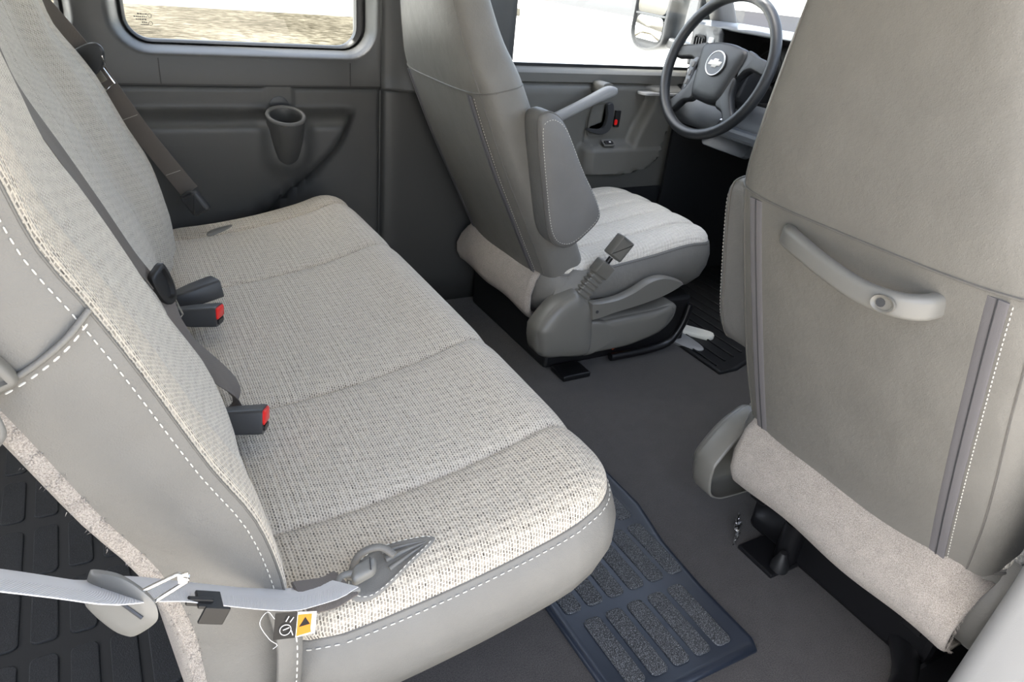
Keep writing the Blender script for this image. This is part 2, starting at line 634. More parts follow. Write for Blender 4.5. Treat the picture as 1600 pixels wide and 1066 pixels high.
def pillow(A0, A1, B0, B1, r, hfun, drop, dw, A, B, xf, skirt):
    """A padded panel over a rounded rectangle. Returns (top geometry, skirt geometry, edge loop, ring list)."""
    rows = []
    V, U = [], []
    for b in B:
        db = min(b - B0, B1 - b)
        inset = 0.0
        if db < r:
            inset = r - math.sqrt(max(0, r * r - (r - db) ** 2))
        a0, a1 = A0 + inset, A1 - inset
        row = []
        for t in A:
            a = a0 + (a1 - a0) * t
            d = max(0.0, sdf_rr(a, b, A0, A1, B0, B1, r))
            q = max(0.0, 1 - d / dw)
            h = hfun(a, b) - drop * (1 - math.sqrt(max(0.0, 1 - q * q)))
            row.append(len(V))
            V.append((a, b, h))
            U.append((a, b))
        rows.append(row)
    F = []
    for i in range(len(rows) - 1):
        for j in range(len(A) - 1):
            F.append((rows[i][j], rows[i][j + 1], rows[i + 1][j + 1], rows[i + 1][j]))
    G3 = np.array([xf(*p) for p in V]).reshape(len(rows), len(A), 3)
    da_ = np.concatenate([np.zeros((len(rows), 1)), np.cumsum(np.linalg.norm(np.diff(G3, axis=1), axis=2), axis=1)], 1)
    da_ -= da_[:, len(A) // 2][:, None]
    db_ = np.concatenate([np.zeros((1, len(A))), np.cumsum(np.linalg.norm(np.diff(G3, axis=0), axis=2), axis=0)], 0)
    db_ -= db_[len(rows) // 2][None, :]
    db_ = db_ * 0.0 + db_[:, len(A) // 2][:, None]
    U = [(float(p), float(q)) for p, q in zip(da_.ravel(), db_.ravel())]
    loop = rows[0][:] + [rw[-1] for rw in rows[1:]] + rows[-1][-2::-1] + [rw[0] for rw in rows[-2:0:-1]]
    L = np.array([V[i] for i in loop])
    keep = [0]
    for i in range(1, len(L)):
        if np.linalg.norm(L[i, :2] - L[keep[-1], :2]) > 1e-5:
            keep.append(i)
    L = L[keep]
    n = len(L)
    T = np.roll(L, -1, 0)[:, :2] - np.roll(L, 1, 0)[:, :2]
    T /= np.linalg.norm(T, axis=1)[:, None] + 1e-12
    Nn = np.stack([T[:, 1], -T[:, 0]], 1)
    cen = np.array([(A0 + A1) / 2, (B0 + B1) / 2])
    if np.mean(np.sum(Nn * (L[:, :2] - cen), 1)) < 0:
        Nn = -Nn
    rings = [L]
    for out, dh in skirt:
        q = L.copy()
        q[:, :2] += Nn * out
        q[:, 2] += dh
        rings.append(q)
    SV, SF = [], []
    for q in rings:
        SV += [xf(*p) for p in q]
    for i in range(len(rings) - 1):
        for k in range(n):
            SF.append((i * n + k, i * n + (k + 1) % n, (i + 1) * n + (k + 1) % n, (i + 1) * n + k))
    W_ = [[np.array(xf(*p)) for p in q] for q in rings]
    return ([xf(*p) for p in V], F, U), (SV, SF), W_


def split_rows(geo, rows_b, ncol, cuts):
    """cut a pillow top into the panels between the given row positions; yields (lo, hi, V, F, U)"""
    V, F, U = geo
    nr = len(rows_b)
    edges = [0] + [int(np.argmin(np.abs(np.array(rows_b) - c))) for c in cuts] + [nr - 1]
    for a, b in zip(edges[:-1], edges[1:]):
        v = V[a * ncol:(b + 1) * ncol]
        u = U[a * ncol:(b + 1) * ncol]
        m = b - a
        f = [(i * ncol + j, i * ncol + j + 1, (i + 1) * ncol + j + 1, (i + 1) * ncol + j) for i in range(m) for j in range(ncol - 1)]
        yield rows_b[a], rows_b[b], v, f, u


def ease(n, p=1.6):
    """samples of 0..1, denser towards both ends"""
    t = np.linspace(-1, 1, n)
    return list((np.sign(t) * (1 - (1 - np.abs(t)) ** p) + 1) / 2)


def grid(name, us, vs, fn, mat, parent=None, thick=None, uv=False):
    V, F, U = [], [], []
    for u in us:
        for v in vs:
            V.append(fn(u, v))
            U.append((u, v))
    n = len(vs)
    for i in range(len(us) - 1):
        for j in range(n - 1):
            F.append((i * n + j, i * n + j + 1, (i + 1) * n + j + 1, (i + 1) * n + j))
    o = mesh(name, V, F, mat, parent, uv=U if uv else None)
    if thick:
        md = o.modifiers.new('solidify', 'SOLIDIFY')
        md.thickness = thick
        md.offset = 0
    return o


def sstep(a, b, x):
    t = min(1, max(0, (x - a) / (b - a)))
    return t * t * (3 - 2 * t)


def lathe(name, prof, origin, axis_frame, mat, parent=None, n=32):
    ex, ey, ez = [np.array(v, float) for v in axis_frame]
    o = np.array(origin, float)
    V, F = [], []
    for r, h in prof:
        for k in range(n):
            a = 2 * math.pi * k / n
            V.append(o + ex * r * math.cos(a) + ey * r * math.sin(a) + ez * h)
    for i in range(len(prof) - 1):
        for k in range(n):
            F.append((i * n + k, i * n + (k + 1) % n, (i + 1) * n + (k + 1) % n, (i + 1) * n + k))
    if prof[0][0] > 1e-6:
        F.append(tuple(range(n)))
    if prof[-1][0] > 1e-6:
        F.append(tuple((len(prof) - 1) * n + k for k in range(n)))
    return mesh(name, V, F, mat, parent)


EX, EY, EZ = (1, 0, 0), (0, 1, 0), (0, 0, 1)
# ------------------------------------------------------------------ the outside
def slab(name, x0, x1, y0, y1, z0, z1, mat, parent=None, **k):
    return box(name, ((x0 + x1) / 2, (y0 + y1) / 2, (z0 + z1) / 2), (x1 - x0, y1 - y0, z1 - z0), mat, parent, **k)


g = slab('ground', -140, 160, -140, 160, -0.75, -0.65, 'concrete')
struct(g, 'pale sunlit concrete lot around the van')
g = slab('bounce_cut_ground', -30, 40, -60, -0.9, -0.65, -0.642, 'bounce_cut_ground')  # unseen darker ground, added to weaken the bounce light into the cabin
struct(g, 'unseen grey ground added on the open door side to cut bounce light')
g = slab('gravel_bed', -60, 5.6, 12.9, 18.6, -0.65, -0.638, 'gravel')
struct(g, 'strip of dry gravel beyond the side window')
g = slab('road', -60, 5.6, 18.6, 60, -0.65, -0.643, 'road')
struct(g, 'pale asphalt road past the lot')
k = thing('parking_kerb', 'low concrete kerb beside the yellow paint beyond the driver window', 'kerb', (12, 24, -0.65))
slab('kerb_stone', 7.5, 12.6, 22.6, 22.95, -0.65, -0.42, 'road', k, bev=0.03)
k = slab('yellow_marking', 16.2, 18.4, 24.8, 25.6, -0.65, -0.643, 'yellow')
struct(k, 'faded yellow paint patch on the concrete')
g = slab('asphalt_lane', 20, 120, 14, 60, -0.65, -0.645, 'asphalt')
struct(g, 'grey asphalt lane ahead of the van')


def parked_car(label, loc, heading, paint, group='cars parked outside'):
    """a saloon car: lofted body, glasshouse, wheels, lamps"""
    car = thing('parked_car', label, 'car', loc, group)
    rm = Matrix.Rotation(heading, 3, 'Z')

    def cf(x, y, z):
        p = rm @ Vector((x, y, z))
        return (loc[0] + p.x, loc[1] + p.y, loc[2] + p.z)
    low = smooth_path([(-2.25, .40), (-2.28, .62), (-2.2, .86), (-1.6, .96), (-.9, .97), (.5, .97), (1.1, .95), (1.9, .84), (2.22, .66), (2.25, .40), (1.6, .26), (-1.6, .26)], 60, True)
    V, F = [], []
    ys_ = [(-.90, .90), (-.88, .96), (-.80, 1.0), (.80, 1.0), (.88, .96), (.90, .90)]
    n_ = len(low)
    for y, s_ in ys_:
        for a_, b_ in low:
            V.append(cf(a_ * (.985 if s_ < 1 else 1), y, .6 + (b_ - .6) * s_))
    for i in range(len(ys_) - 1):
        F += [(i * n_ + k, i * n_ + (k + 1) % n_, (i + 1) * n_ + (k + 1) % n_, (i + 1) * n_ + k) for k in range(n_)]
    F += [tuple(range(n_)), tuple((len(ys_) - 1) * n_ + k for k in range(n_))]
    mesh('body', V, F, paint, car)
    puck('glasshouse', [(-1.55, .93), (-1.1, 1.22), (-.75, 1.36), (.0, 1.38), (.45, 1.30), (1.05, .93)], [(.0, -.80), (.0, -.7), (.0, .7), (.0, .80)], lambda u, v, w: cf(u, w * (1 - .25 * max(0, v - .93)), v), 'grille', car, 40)
    puck('roof', [(-1.0, 1.27), (-.75, 1.385), (.0, 1.405), (.42, 1.33), (.35, 1.30), (-.75, 1.33)], [(.0, -.70), (.0, .70)], lambda u, v, w: cf(u, w, v), paint, car, 40)
    for sx in (-1.38, 1.38):
        for sy in (-.80, .80):
            p = rm @ Vector((0, 1, 0))
            q = rm @ Vector((1, 0, 0))
            lathe('wheel', [(0, -.1), (.2, -.1), (.32, -.09), (.33, .0), (.32, .09), (.2, .1), (0, .1)], cf(sx, sy, .33), (tuple(q), EZ, tuple(p)), 'rubber_matt', car, 20)
    for sy in (-.68, .68):
        puck('tail_light', rrect(.34, .15, .04, 3), [(0, 0), (.01, .04)], lambda u, v, w, sy=sy: cf(-2.22 - w, sy + u, .76 + v), 'red', car, smooth_out=False)
    return car


parked_car('dark blue car parked far ahead, seen through the windscreen', (31.5, 24.4, -.65), R(60), 'carblue')
parked_car('silver beige car parked beyond the windscreen pillar', (9.6, 9.0, -.65), R(44), 'paint')

# ------------------------------------------------------------------ cabin floor, roof
fl = slab('floor', -2.45, 1.75, -0.36, 1.46, -0.06, 0.0, 'carpet')
struct(fl, 'dark charcoal carpeted van floor')
sill = slab('trim_1', -1.02, 0.40, -0.44, -0.362, -0.10, 0.006, 'black_plastic', bev=0.008)
struct(sill, 'black side door sill')


def ceil_fn(x, y):
    return (x, y, 1.37 + 0.05 * (1 - ((y - 0.55) / 0.9) ** 2))


ce = grid('ceiling', np.linspace(-2.5, .84, 12), np.linspace(-0.42, 1.5, 14), ceil_fn, 'headliner', thick=0.03)
struct(ce, 'pale headliner of the van roof')


# ------------------------------------------------------------------ left wall
def rr_loop(x0, x1, z0, z1, r, y, seg=7):
    return [((x0 + x1) / 2 + p[0], y, (z0 + z1) / 2 + p[1]) for p in rrect(x1 - x0, z1 - z0, r, seg)]


def rect_match(loop, x0, x1, z0, z1, y):
    """points on a rectangle matching a rounded loop, by corner"""
    n = len(loop) // 4
    C = [(x1, z1), (x0, z1), (x0, z0), (x1, z0)]
    out = []
    cx, cz = (x0 + x1) / 2, (z0 + z1) / 2
    L = np.array(loop)
    for q in range(4):
        c = C[q]
        for k in range(n):
            p = L[q * n + k]
            t = k / (n - 1)
            # walk round the corner: first half along one side, second half along the other
            if q in (0, 2):
                e0 = (c[0], p[2]); e1 = (p[0], c[1])
            else:
                e0 = (p[0], c[1]); e1 = (c[0], p[2])
            if abs(t - .5) < 1e-6:
                w = c
            else:
                w = e0 if t < .5 else e1
            out.append((w[0], y, w[1]))
    return out


def ring_mesh(name, loops, mat, parent=None, smooth=True):
    V, F = [], []
    n = len(loops[0])
    for lp in loops:
        V += lp
    for i in range(len(loops) - 1):
        for k in range(n):
            F.append((i * n + k, i * n + (k + 1) % n, (i + 1) * n + (k + 1) % n, (i + 1) * n + k))
    return mesh(name, V, F, mat, parent, smooth=smooth)


def bay(tag_, X0, X1, A, B, G, yw, parent, idx, mat='trim'):
    """wall panel X0..X1 with a rounded window opening: A, B, G = (x0, x1, z0, z1, r) for reveal, gasket and glass"""
    a0 = rr_loop(*A, yw, 8)
    outer = rect_match(a0, X0, X1, 0.664, 1.36, yw)
    loops = [outer, a0]
    for f_, dp in ((.16, .0015), (.32, .006), (.46, .013), (.60, .024), (.80, .044), (1.0, .068)):
        loops.append(rr_loop(*[A[i] * (1 - f_) + B[i] * f_ for i in range(5)], yw + dp, 8))
    ring_mesh('window_surround', loops, mat, parent)
    w = ring_mesh('window_%d' % idx, [rr_loop(*B, yw + .072, 8), rr_loop(*B, yw + .066, 8), rr_loop(*[B[i] * .6 + G[i] * .4 for i in range(5)], yw + .063, 8), rr_loop(*G, yw + .070, 8), rr_loop(*G, yw + .092, 8)], 'black_plastic')
    gl = rr_loop(G[0] - .004, G[1] + .004, G[2] - .004, G[3] + .004, G[4], yw + .078, 8)
    n = len(gl)
    V = gl + [(p[0], p[1] + .004, p[2]) for p in gl]
    F = [tuple(range(n)), tuple(range(2 * n - 1, n - 1, -1))] + [(k, (k + 1) % n, n + (k + 1) % n, n + k) for k in range(n)]
    p = mesh('pane', V, F, 'glass', w, smooth=False)
    return w


XC, YC = -0.118, 1.332           # cup holder axis
LZ = [0, .1, .2, .27, .33, .37, .40, .42, .44, .46, .475, .49, .505, .52, .535, .55, .56, .57, .577, .583, .588, .592, .596, .6, .604, .608, .613, .62, .632, .645, .655, .659, .661]
LX = sorted(set([-2.4, -2, -1.6, -1.3, -1.0, -.9, -.8, -.7, -.6, -.5, -.45, -.4, -.36, -.32, -.28, -.25] + [round(v, 4) for v in np.arange(-.24, .112, .006)] + [.118, .126, .134, .140, .145, .149, .153, .157, .161, .165, .17, .178, .19, .21, .25, .3, .35, .4, .46, .52]))


def wall_low(x, z):
    base = 1.402
    if z > .655:
        base += .006 * sstep(.655, .661, z)
    xb = float(np.interp(z, [.25, .33, .40, .44, .5, .54, .61], [-.24, -.17, -.09, -.035, .03, .058, .088]))
    m = 1 - sstep(xb - .045, xb, x)
    prot = .066 * (1 - sstep(.572, .611, z)) ** 0.9
    prot -= .012 * (1 - sstep(.30, .58, z))
    y = base - m * max(0, prot)
    # flare round the cup holder, and a pocket behind it
    dcap = math.hypot(x - XC, max(0.0, .515 - z))
    if z < .60:
        y -= .012 * math.exp(-(max(0.0, dcap - .040) / .020) ** 2) * (1 - sstep(.585, .60, z))
    if dcap < .034 and z > .552:
        y = 1.400
    # pillar groove and the flush panel ahead of it
    y += .014 * math.exp(-((x - .155) / .006) ** 2)
    y -= .004 * sstep(.16, .19, x)
    return (x, y, z)


wl = grid('wall_left', LX, LZ, wall_low, 'trim_shaded')
struct(wl, 'grey moulded side wall, its backlit shade put into the colour, with armrest ledge and cup holder')
md = wl.modifiers.new('solidify', 'SOLIDIFY')
md.thickness = 0.01
md.offset = 1
bay('side', -0.512, 0.15, (-.488, .148, .726, 1.30, .085), (-.450, .128, .7445, 1.25, .060), (-.438, .108, .7525, 1.237, .050), 1.40, wl, 1, 'trim_shaded')
bay('rear', -1.75, -0.512, (-1.68, -.540, .726, 1.30, .085), (-1.66, -.560, .7445, 1.25, .060), (-1.645, -.575, .7525, 1.237, .050), 1.40, wl, 2, 'trim_shaded')
bpy.data.objects['window_1']['label'] = 'side window with black rubber frame above the cup holder'
bpy.data.objects['window_2']['label'] = 'rear side window edge beside the far seat belt'
for i in (1, 2):
    struct(bpy.data.objects['window_%d' % i])
slab('body_skin', -2.45, 1.75, 1.490, 1.505, -.10, .712, 'trim_shaded', wl)  # unseen outer skin, added to stop light leaking past the trim
for a_, b_ in ((-2.45, -1.66), (-.575, -.46), (.11, .52)):
    slab('body_skin', a_, b_, 1.494, 1.506, .70, 1.40, 'trim_shaded', wl)
slab('rear_panel', -2.45, -1.75, 1.40, 1.44, .655, 1.40, 'trim_shaded', wl)
# faint certification print on the lower rear corner of the glass
pr = []
w1 = bpy.data.objects['window_1']
rnd = random.Random(2)
for r_, (z, x0, x1) in enumerate([(.806, -.412, -.392), (.800, -.420, -.392), (.794, -.416, -.393), (.788, -.404, -.393), (.783, -.407, -.393)]):
    x = x0
    while x < x1:
        wdt = rnd.uniform(.0015, .004)
        pr.append(box_geo(x + wdt / 2, 1.4765, z, wdt, .001, .0024))
        x += wdt + .0014
for zc in (.803, .786):
    for k in range(12):
        a = 2 * math.pi * k / 12
        pr.append(box_geo(-.386 + .0042 * math.cos(a), 1.4765, zc + .0042 * math.sin(a), .0014, .001, .0014))
V, F = join_geo(pr)
o = mesh('certification_print', V, F, 'black_plastic', w1, smooth=False)
# seams of the belt panel
for xs, zb in ((-.386, .722), (.068, .722)):
    slab('panel_seam', xs - .0012, xs + .0012, 1.3985, 1.401, .664, zb, 'black_plastic', wl)
slab('panel_seam', -.9, .15, 1.400, 1.412, .6605, .6645, 'black_plastic', wl)
# cup holder: outer cup, rim and dark inside
CT = R(17)
CUPF = (EX, (0, math.cos(CT), math.sin(CT)), (0, -math.sin(CT), math.cos(CT)))
cup = lathe('cup_holder', [(.0, -.135), (.020, -.133), (.036, -.122), (.043, -.10), (.046, -.03), (.047, -.004), (.046, 0), (.041, .002), (.0385, -.002), (.036, -.03), (.033, -.085), (.0, -.087)], (XC, YC, .601), CUPF, 'trim_shaded', wl, 40)
rim = [(XC + .0440 * math.cos(a), YC + .0440 * math.sin(a) * math.cos(CT), .603 + .0440 * math.sin(a) * math.sin(CT)) for a in np.linspace(0, 2 * math.pi, 41)]
V, F = tube_geo(rim, .0052, 8, False)
mesh('rim', V, F, 'trim', cup)
o = puck('cup_backing', [(-.022, 0), (-.018, .018), (0, .026), (.018, .018), (.022, 0)], [(0, 0), (0, .003), (.003, .004)], lambda u, v, w: (XC + u, 1.4015 - w, .612 + v), 'charcoal', cup, 24)


# pillar between the side window and the driver's door
def pillar_fn(x, z):
    b = .030 * math.exp(-((x - .33) / .13) ** 4) + .012 * sstep(.16, .22, x)
    if z < .69:
        b += .006 * (1 - sstep(.66, .69, z))
    return (x, 1.40 - b, z)


pl = grid('trim_2', np.linspace(.15, .535, 26), list(np.linspace(.6555, .70, 6)) + list(np.linspace(.74, 1.40, 6)), pillar_fn, 'trim_shaded', thick=.01)
struct(pl, 'grey pillar trim behind the driver seat')

# ------------------------------------------------------------------ driver's door
DX = sorted(set([.50, 1.55, 1.65, 1.74, .55, .6, .65, .70, .74, .78, .80] + [round(v, 3) for v in np.arange(.81, 1.23, .008)] + [1.24, 1.26, 1.28, 1.31, 1.35, 1.40, 1.46]))
DZ = [0, .1, .2, .28, .33, .36, .375, .385, .395, .405, .415, .425, .435, .445, .455, .462, .468, .474, .480, .486, .492, .50, .508, .516, .525, .54, .555, .57, .585, .60, .615, .63, .64, .647, .653, .659, .665, .67, .675, .68, .685, .69, .70, .71, .718, .724, .727, .728]


def door_fn(x, z):
    y = 1.405
    # rolled top under the window
    if z > .70:
        y = 1.398 + .042 * sstep(.71, .728, z) ** 1.6
    elif z > .684:
        y = 1.398
    else:
        zb = float(np.interp(x, [.5, .85, .975, 1.089, 1.124, 1.143, 1.161, 1.2], [.40, .398, .389, .41, .447, .51, .58, .70]))
        inn = sstep(zb - .006, zb + .010, z)
        edge = 1.0 + .055 * sstep(.49, .65, z)          # slanting rear face of the forward pod
        pod = sstep(edge - .004, edge + .028, x)
        shelf = 1 - sstep(.478, .512, z)
        rear = 1 - sstep(.806, .822, x)
        p = max(.050 * pod, .058 * shelf * sstep(.80, .85, x), .014 * rear * (1 - sstep(.655, .675, z)))
        p = max(p, .012)
        p *= 1 - sstep(.664, .682, z) * .75
        y = 1.410 - p * inn
        y += .010 * math.exp(-((z - .683) / .0025) ** 2) * (1 - sstep(1.02, 1.05, x) * .4)
        y += .006 * math.exp(-((x - .842) / .0022) ** 2) * inn * (1 if z < .60 else 0)
    return (x, y, z)


dr = grid('door_1', DX, DZ, door_fn, 'door')
struct(dr, 'grey driver door panel with pull bar and window sill')
md = dr.modifiers.new('solidify', 'SOLIDIFY')
md.thickness = 0.012
md.offset = 1
slab('kick_panel', 1.185, 1.74, 1.372, 1.384, .0, .62, 'dash_dark', dr)  # dark panel added so the footwell shade sits in its colour
slab('kick_panel', .50, 1.74, 1.392, 1.400, .0, .34, 'dash_dark', dr)
ledge_top = puck('mirror_switch_panel', [(1.02, 1.362), (1.05, 1.352), (1.16, 1.352), (1.16, 1.405), (1.03, 1.405)], [(0, 0), (.001, .006), (.004, .008)], lambda u, v, w: (u, v, .655 + w), 'trim_light', dr, 30)
for xx in (1.085, 1.115):
    box('mirror_switch', (xx, 1.376, .664), (.02, .014, .005), 'black_plastic', ledge_top, bev=.0015)
# pull bar
PULL = [(.60, .586), (.66, .606), (.72, .630), (.79, .662), (.835, .683), (.862, .687), (.878, .680), (.876, .664), (.850, .652), (.80, .634), (.72, .600), (.66, .575), (.60, .556)]
puck('pull_bar', PULL, [(.004, 0), (0, .004), (0, .020), (.004, .026), (.010, .028)], lambda u, v, w: (u, 1.335 - w, v), 'trim_light', dr, 70)
puck('pull_bar_foot', [(.842, .655), (.842, .689), (.876, .690), (.882, .658)], [(0, 0), (0, .06)], lambda u, v, w: (u, 1.398 - w, v), 'door', dr, 24)
# inner release lever in its dished cup
dish = puck('release_cup', [(.842, .535), (.846, .60), (.862, .625), (.915, .625), (.925, .58), (.915, .53), (.86, .52)], [(0, 0), (0, .006), (.006, .006), (.014, -.004)], lambda u, v, w: (u, 1.397 - w, v), 'door', dr, 50)
puck('release_lever', [(.897, .621), (.921, .623), (.929, .57), (.918, .538), (.885, .528), (.836, .540), (.838, .547), (.885, .545), (.900, .560), (.903, .59)], [(0, 0), (0, .010), (.002, .014)], lambda u, v, w: (u, 1.392 - w, v), 'charcoal', dish, 60)
box('lock_slider', (.953, 1.394, .575), (.020, .012, .052), 'black_plastic', dr, bev=.002)
puck('lock_mark', rrect(.012, .018, .005, 3), [(0, 0), (.001, .003)], lambda u, v, w: (.945 + u, 1.387 - w, .565 + v), 'red', dr, smooth_out=False)
sw = puck('window_switch', rrect(.046, .024, .006, 3), [(0, 0), (0, .004), (.003, .004), (.004, .002)], lambda u, v, w: (.918 + u, 1.374 + v, .5005 + w + v * .55), 'door', dr, smooth_out=False)
box('rocker', (.918, 1.372, .5035), (.030, .015, .006), 'black_plastic', sw, bev=.0015, rot=(R(28), 'X'))
box('rocker_mark', (.921, 1.3700, .5062), (.007, .005, .001), 'white', sw, rot=(R(28), 'X'))

# door window: frame, weather strip and pane
w3 = slab('window_3', .50, 1.46, 1.432, 1.446, .722, .7325, 'black_plastic')
struct(w3, 'driver door window')
slab('pane', .52, 1.46, 1.4375, 1.4415, .7325, 1.34, 'glass', w3)
slab('frame_rail', .50, .55, 1.40, 1.45, .73, 1.40, 'trim_shaded', w3)
tube('frame_rail', [(.53, 1.43, 1.36), (.90, 1.43, 1.36)], .03, 'trim_shaded', w3)

# windscreen pillars, windscreen, cowl and bonnet
for side, yy, nm in ((1, 1.40, 'trim_3'), (-1, -.30, 'trim_4')):
    pts = [(1.40, yy, .74), (1.34, yy - side * .01, .85), (1.275, yy - side * .02, .95), (1.09, yy - side * .06, 1.15), (.84, yy - side * .12, 1.39)]
    P = smooth_path(pts, 24)
    V, F = [], []
    prof = rrect(.080, .055, .02, 4)
    for p in P:
        for a, b in prof:
            V.append((p[0] + a, p[1] + b, p[2] + a * .3))
    n = len(prof)
    for i in range(len(P) - 1):
        for k in range(n):
            F.append((i * n + k, i * n + (k + 1) % n, (i + 1) * n + (k + 1) % n, (i + 1) * n + k))
    F += [tuple(range(n)), tuple((len(P) - 1) * n + k for k in range(n))]
    struct(mesh(nm, V, F, 'trim'), 'windscreen pillar trim on the driver side' if side > 0 else 'windscreen pillar trim on the passenger side')


def ws(t, y):
    return (1.70 + (.85 - 1.70) * t - .05 * ((y - .55) / .85) ** 2, y, .82 + (1.40 - .82) * t)


w4 = grid('window_4', np.linspace(0, 1, 6), np.linspace(-.27, 1.37, 12), ws, 'glass')
struct(w4, 'windscreen glass')


def hood_fn(x, y):
    return (x, y, .745 - .10 * sstep(1.9, 3.0, x) * 1.0 - .02 * ((y - .55) / .9) ** 2 + .055 * math.exp(-((y - 1.32) / .22) ** 2) * sstep(1.9, 2.3, x) - .5 * sstep(2.95, 3.1, x))


hd = grid('bonnet', np.linspace(1.79, 3.1, 14), np.linspace(-.38, 1.48, 20), hood_fn, 'paint', thick=.02)
tag(hd, 'silver beige van bonnet seen through the windscreen', 'bonnet')
wp = thing('wiper', 'thin black wiper arm lying across the windscreen foot', 'wiper', (1.9, 1.2, .84))
tube('arm', [(1.74, 1.26, .815), (1.66, 1.18, .885), (1.58, 1.06, .950)], .005, 'black_metal', wp, 6)
tube('blade', [(1.62, 1.30, .912), (1.575, 1.06, .958), (1.57, .82, .968)], .006, 'black_plastic', wp, 6)

# ------------------------------------------------------------------ right side, rear
wr = slab('wall_right', -2.45, -1.02, -.36, -.30, -.05, .72, 'trim')
struct(wr, 'passenger side rear wall')
slab('rail', -2.45, .55, -.42, -.34, 1.30, 1.385, 'trim', wr)
slab('post', -1.12, -1.02, -.38, -.30, .72, 1.36, 'trim', wr)
slab('post', -2.45, -2.30, -.38, -.30, .72, 1.36, 'trim', wr)
slab('front_door_panel', .56, 1.62, -.40, -.34, -.05, .72, 'door', wr)
wb = slab('wall_rear', -2.50, -2.45, -.36, 1.46, -.05, .70, 'trim')
struct(wb, 'rear door lower panels')
slab('roof_rim', -2.50, -2.45, -.36, 1.46, 1.30, 1.40, 'trim', wb)
for y0, y1 in ((-.36, -.26), (.50, .60), (1.36, 1.46)):
    slab('post', -2.50, -2.45, y0, y1, .70, 1.38, 'trim', wb)
# near door pillar trim, bottom corner of the view
V, F = [], []
prof = rrect(.20, .13, .028, 6)
for z, lean in ((-.10, -.004), (.05, .0), (.2, .006), (.35, .012), (.7, .02), (1.1, .03), (1.36, .05)):
    for a, b in prof:
        V.append((.475 + a, -.342 + b - lean, z))
n = len(prof)
for i in range(6):
    for k in range(n):
        F.append((i * n + k, i * n + (k + 1) % n, (i + 1) * n + (k + 1) % n, (i + 1) * n + k))
F += [tuple(range(n)), tuple(6 * n + k for k in range(n))]
struct(mesh('trim_5', V, F, 'trim_light'), 'pale grey door pillar trim beside the passenger seat')

# ------------------------------------------------------------------ engine cover, front bulkhead
ec = thing('engine_cover', 'engine cover hump between the front footwells, coloured dark for their shade', 'engine cover', (1.4, .55, 0))
puck('cover', [(.24, 0), (.26, .38), (.34, .47), (.76, .47), (.84, .38), (.86, 0)], [(0, 0), (0, .40)], lambda u, v, w: (1.72 - w, u, v), 'dash_dark', ec, 40)  # hidden from view; dark colour stands in for the footwell shade
fb = slab('wall_front', 1.72, 1.76, -.36, 1.46, -.05, .80, 'dash_dark')
struct(fb, 'dark front bulkhead under the dashboard')

# ------------------------------------------------------------------ bench seat
bench = thing('bench_seat', 'three-place bench seat in pale tweed cloth with grey leather sides', 'bench seat', (-.3, .64, 0))
BW = 1.285
CX = [-.47, -.34, -.22, -.12, -.05, .0]
CZ = [.362, .368, .384, .406, .428, .430]
SEAMS = (.150, .415, .875, 1.175)


def cush_h(x, y):
    h = cat_rom(CX, CZ, x)
    h += .006 * math.sin(math.pi * min(1, max(0, y / BW)))
    for s in SEAMS:
        h -= .006 * math.exp(-((y - s) / .0045) ** 2)
        h -= .004 * math.exp(-((y - s) / .025) ** 2)
    return h


ys = sorted(set(np.round(np.concatenate([np.linspace(0, .10, 14), np.linspace(.10, BW - .1, 60), np.linspace(BW - .1, BW, 14)] + [np.linspace(s - .03, s + .03, 15) for s in SEAMS]), 5)))
top, sk, W_ = pillow(-.47, .0, 0, BW, .085, cush_h, .036, .055, ease(34), ys, lambda a, b, h: (a, b, h),
                     [(.003, -.006), (.010, -.018), (.019, -.045), (.020, -.075), (.010, -.108), (-.015, -.135), (-.05, -.150), (-.10, -.158)])
cushion = None
for lo_, hi_, v_, f_, u_ in split_rows(top, ys, 34, SEAMS):
    o = mesh('cushion_panel', v_, f_, 'tweed' if (lo_ < .01 or hi_ > BW - .01) else 'tweed_mid', bench, uv=u_)
    cushion = cushion or o
side = mesh('cushion_side', sk[0], sk[1], 'leather', bench)
loop = np.array(W_[0])
l1 = np.array(W_[1])
stl = (np.array(W_[1]) * .75 + np.array(W_[2]) * .25) + np.array([0, -.0005, .0008])
sel = [i for i in range(len(loop)) if loop[i][1] < .35 or loop[i][0] > -.02]
stitches('stitching', np.vstack([stl, stl[:1]]), 'stitch', cushion, .006, .004, .0008)
V, F = tube_geo(np.vstack([loop, loop[:1]]), .0014, 6, False)
mesh('welt', V, F, 'piping', cushion)

# backrest
FZ = [.27, .387, .443, .523, .592, .695, .753, .799, .851, .99]
FX = [-.438, -.441, -.445, -.464, -.496, -.537, -.562, -.584, -.597, -.630]
NX, NZ = math.cos(R(18)), math.sin(R(18))


def back_xf(a, b, h):
    return (cat_rom(FZ, FX, a) + .005 + NX * h, b, a + NZ * h)


def back_h(a, b):
    h = 0.0
    h -= .036 * sstep(.26, .46, b) * (1 - sstep(.93, 1.03, b))
    h -= .010 * math.exp(-((b - .475) / .022) ** 2)
    h -= .006 * math.exp(-((b - .20) / .08) ** 2)
    h += .016 * sstep(1.04, 1.12, b) * (1 - sstep(.68, .82, a))
    h -= .010 * math.exp(-((b - 1.16) / .03) ** 2) * sstep(.30, .6, a)
    h -= .005 * math.exp(-((b - .90) / .010) ** 2)
    h -= .004 * math.exp(-((b - .115) / .02) ** 2)
    for s in (.70,):
        h -= .0035 * math.exp(-((b - s) / .006) ** 2)
    return h


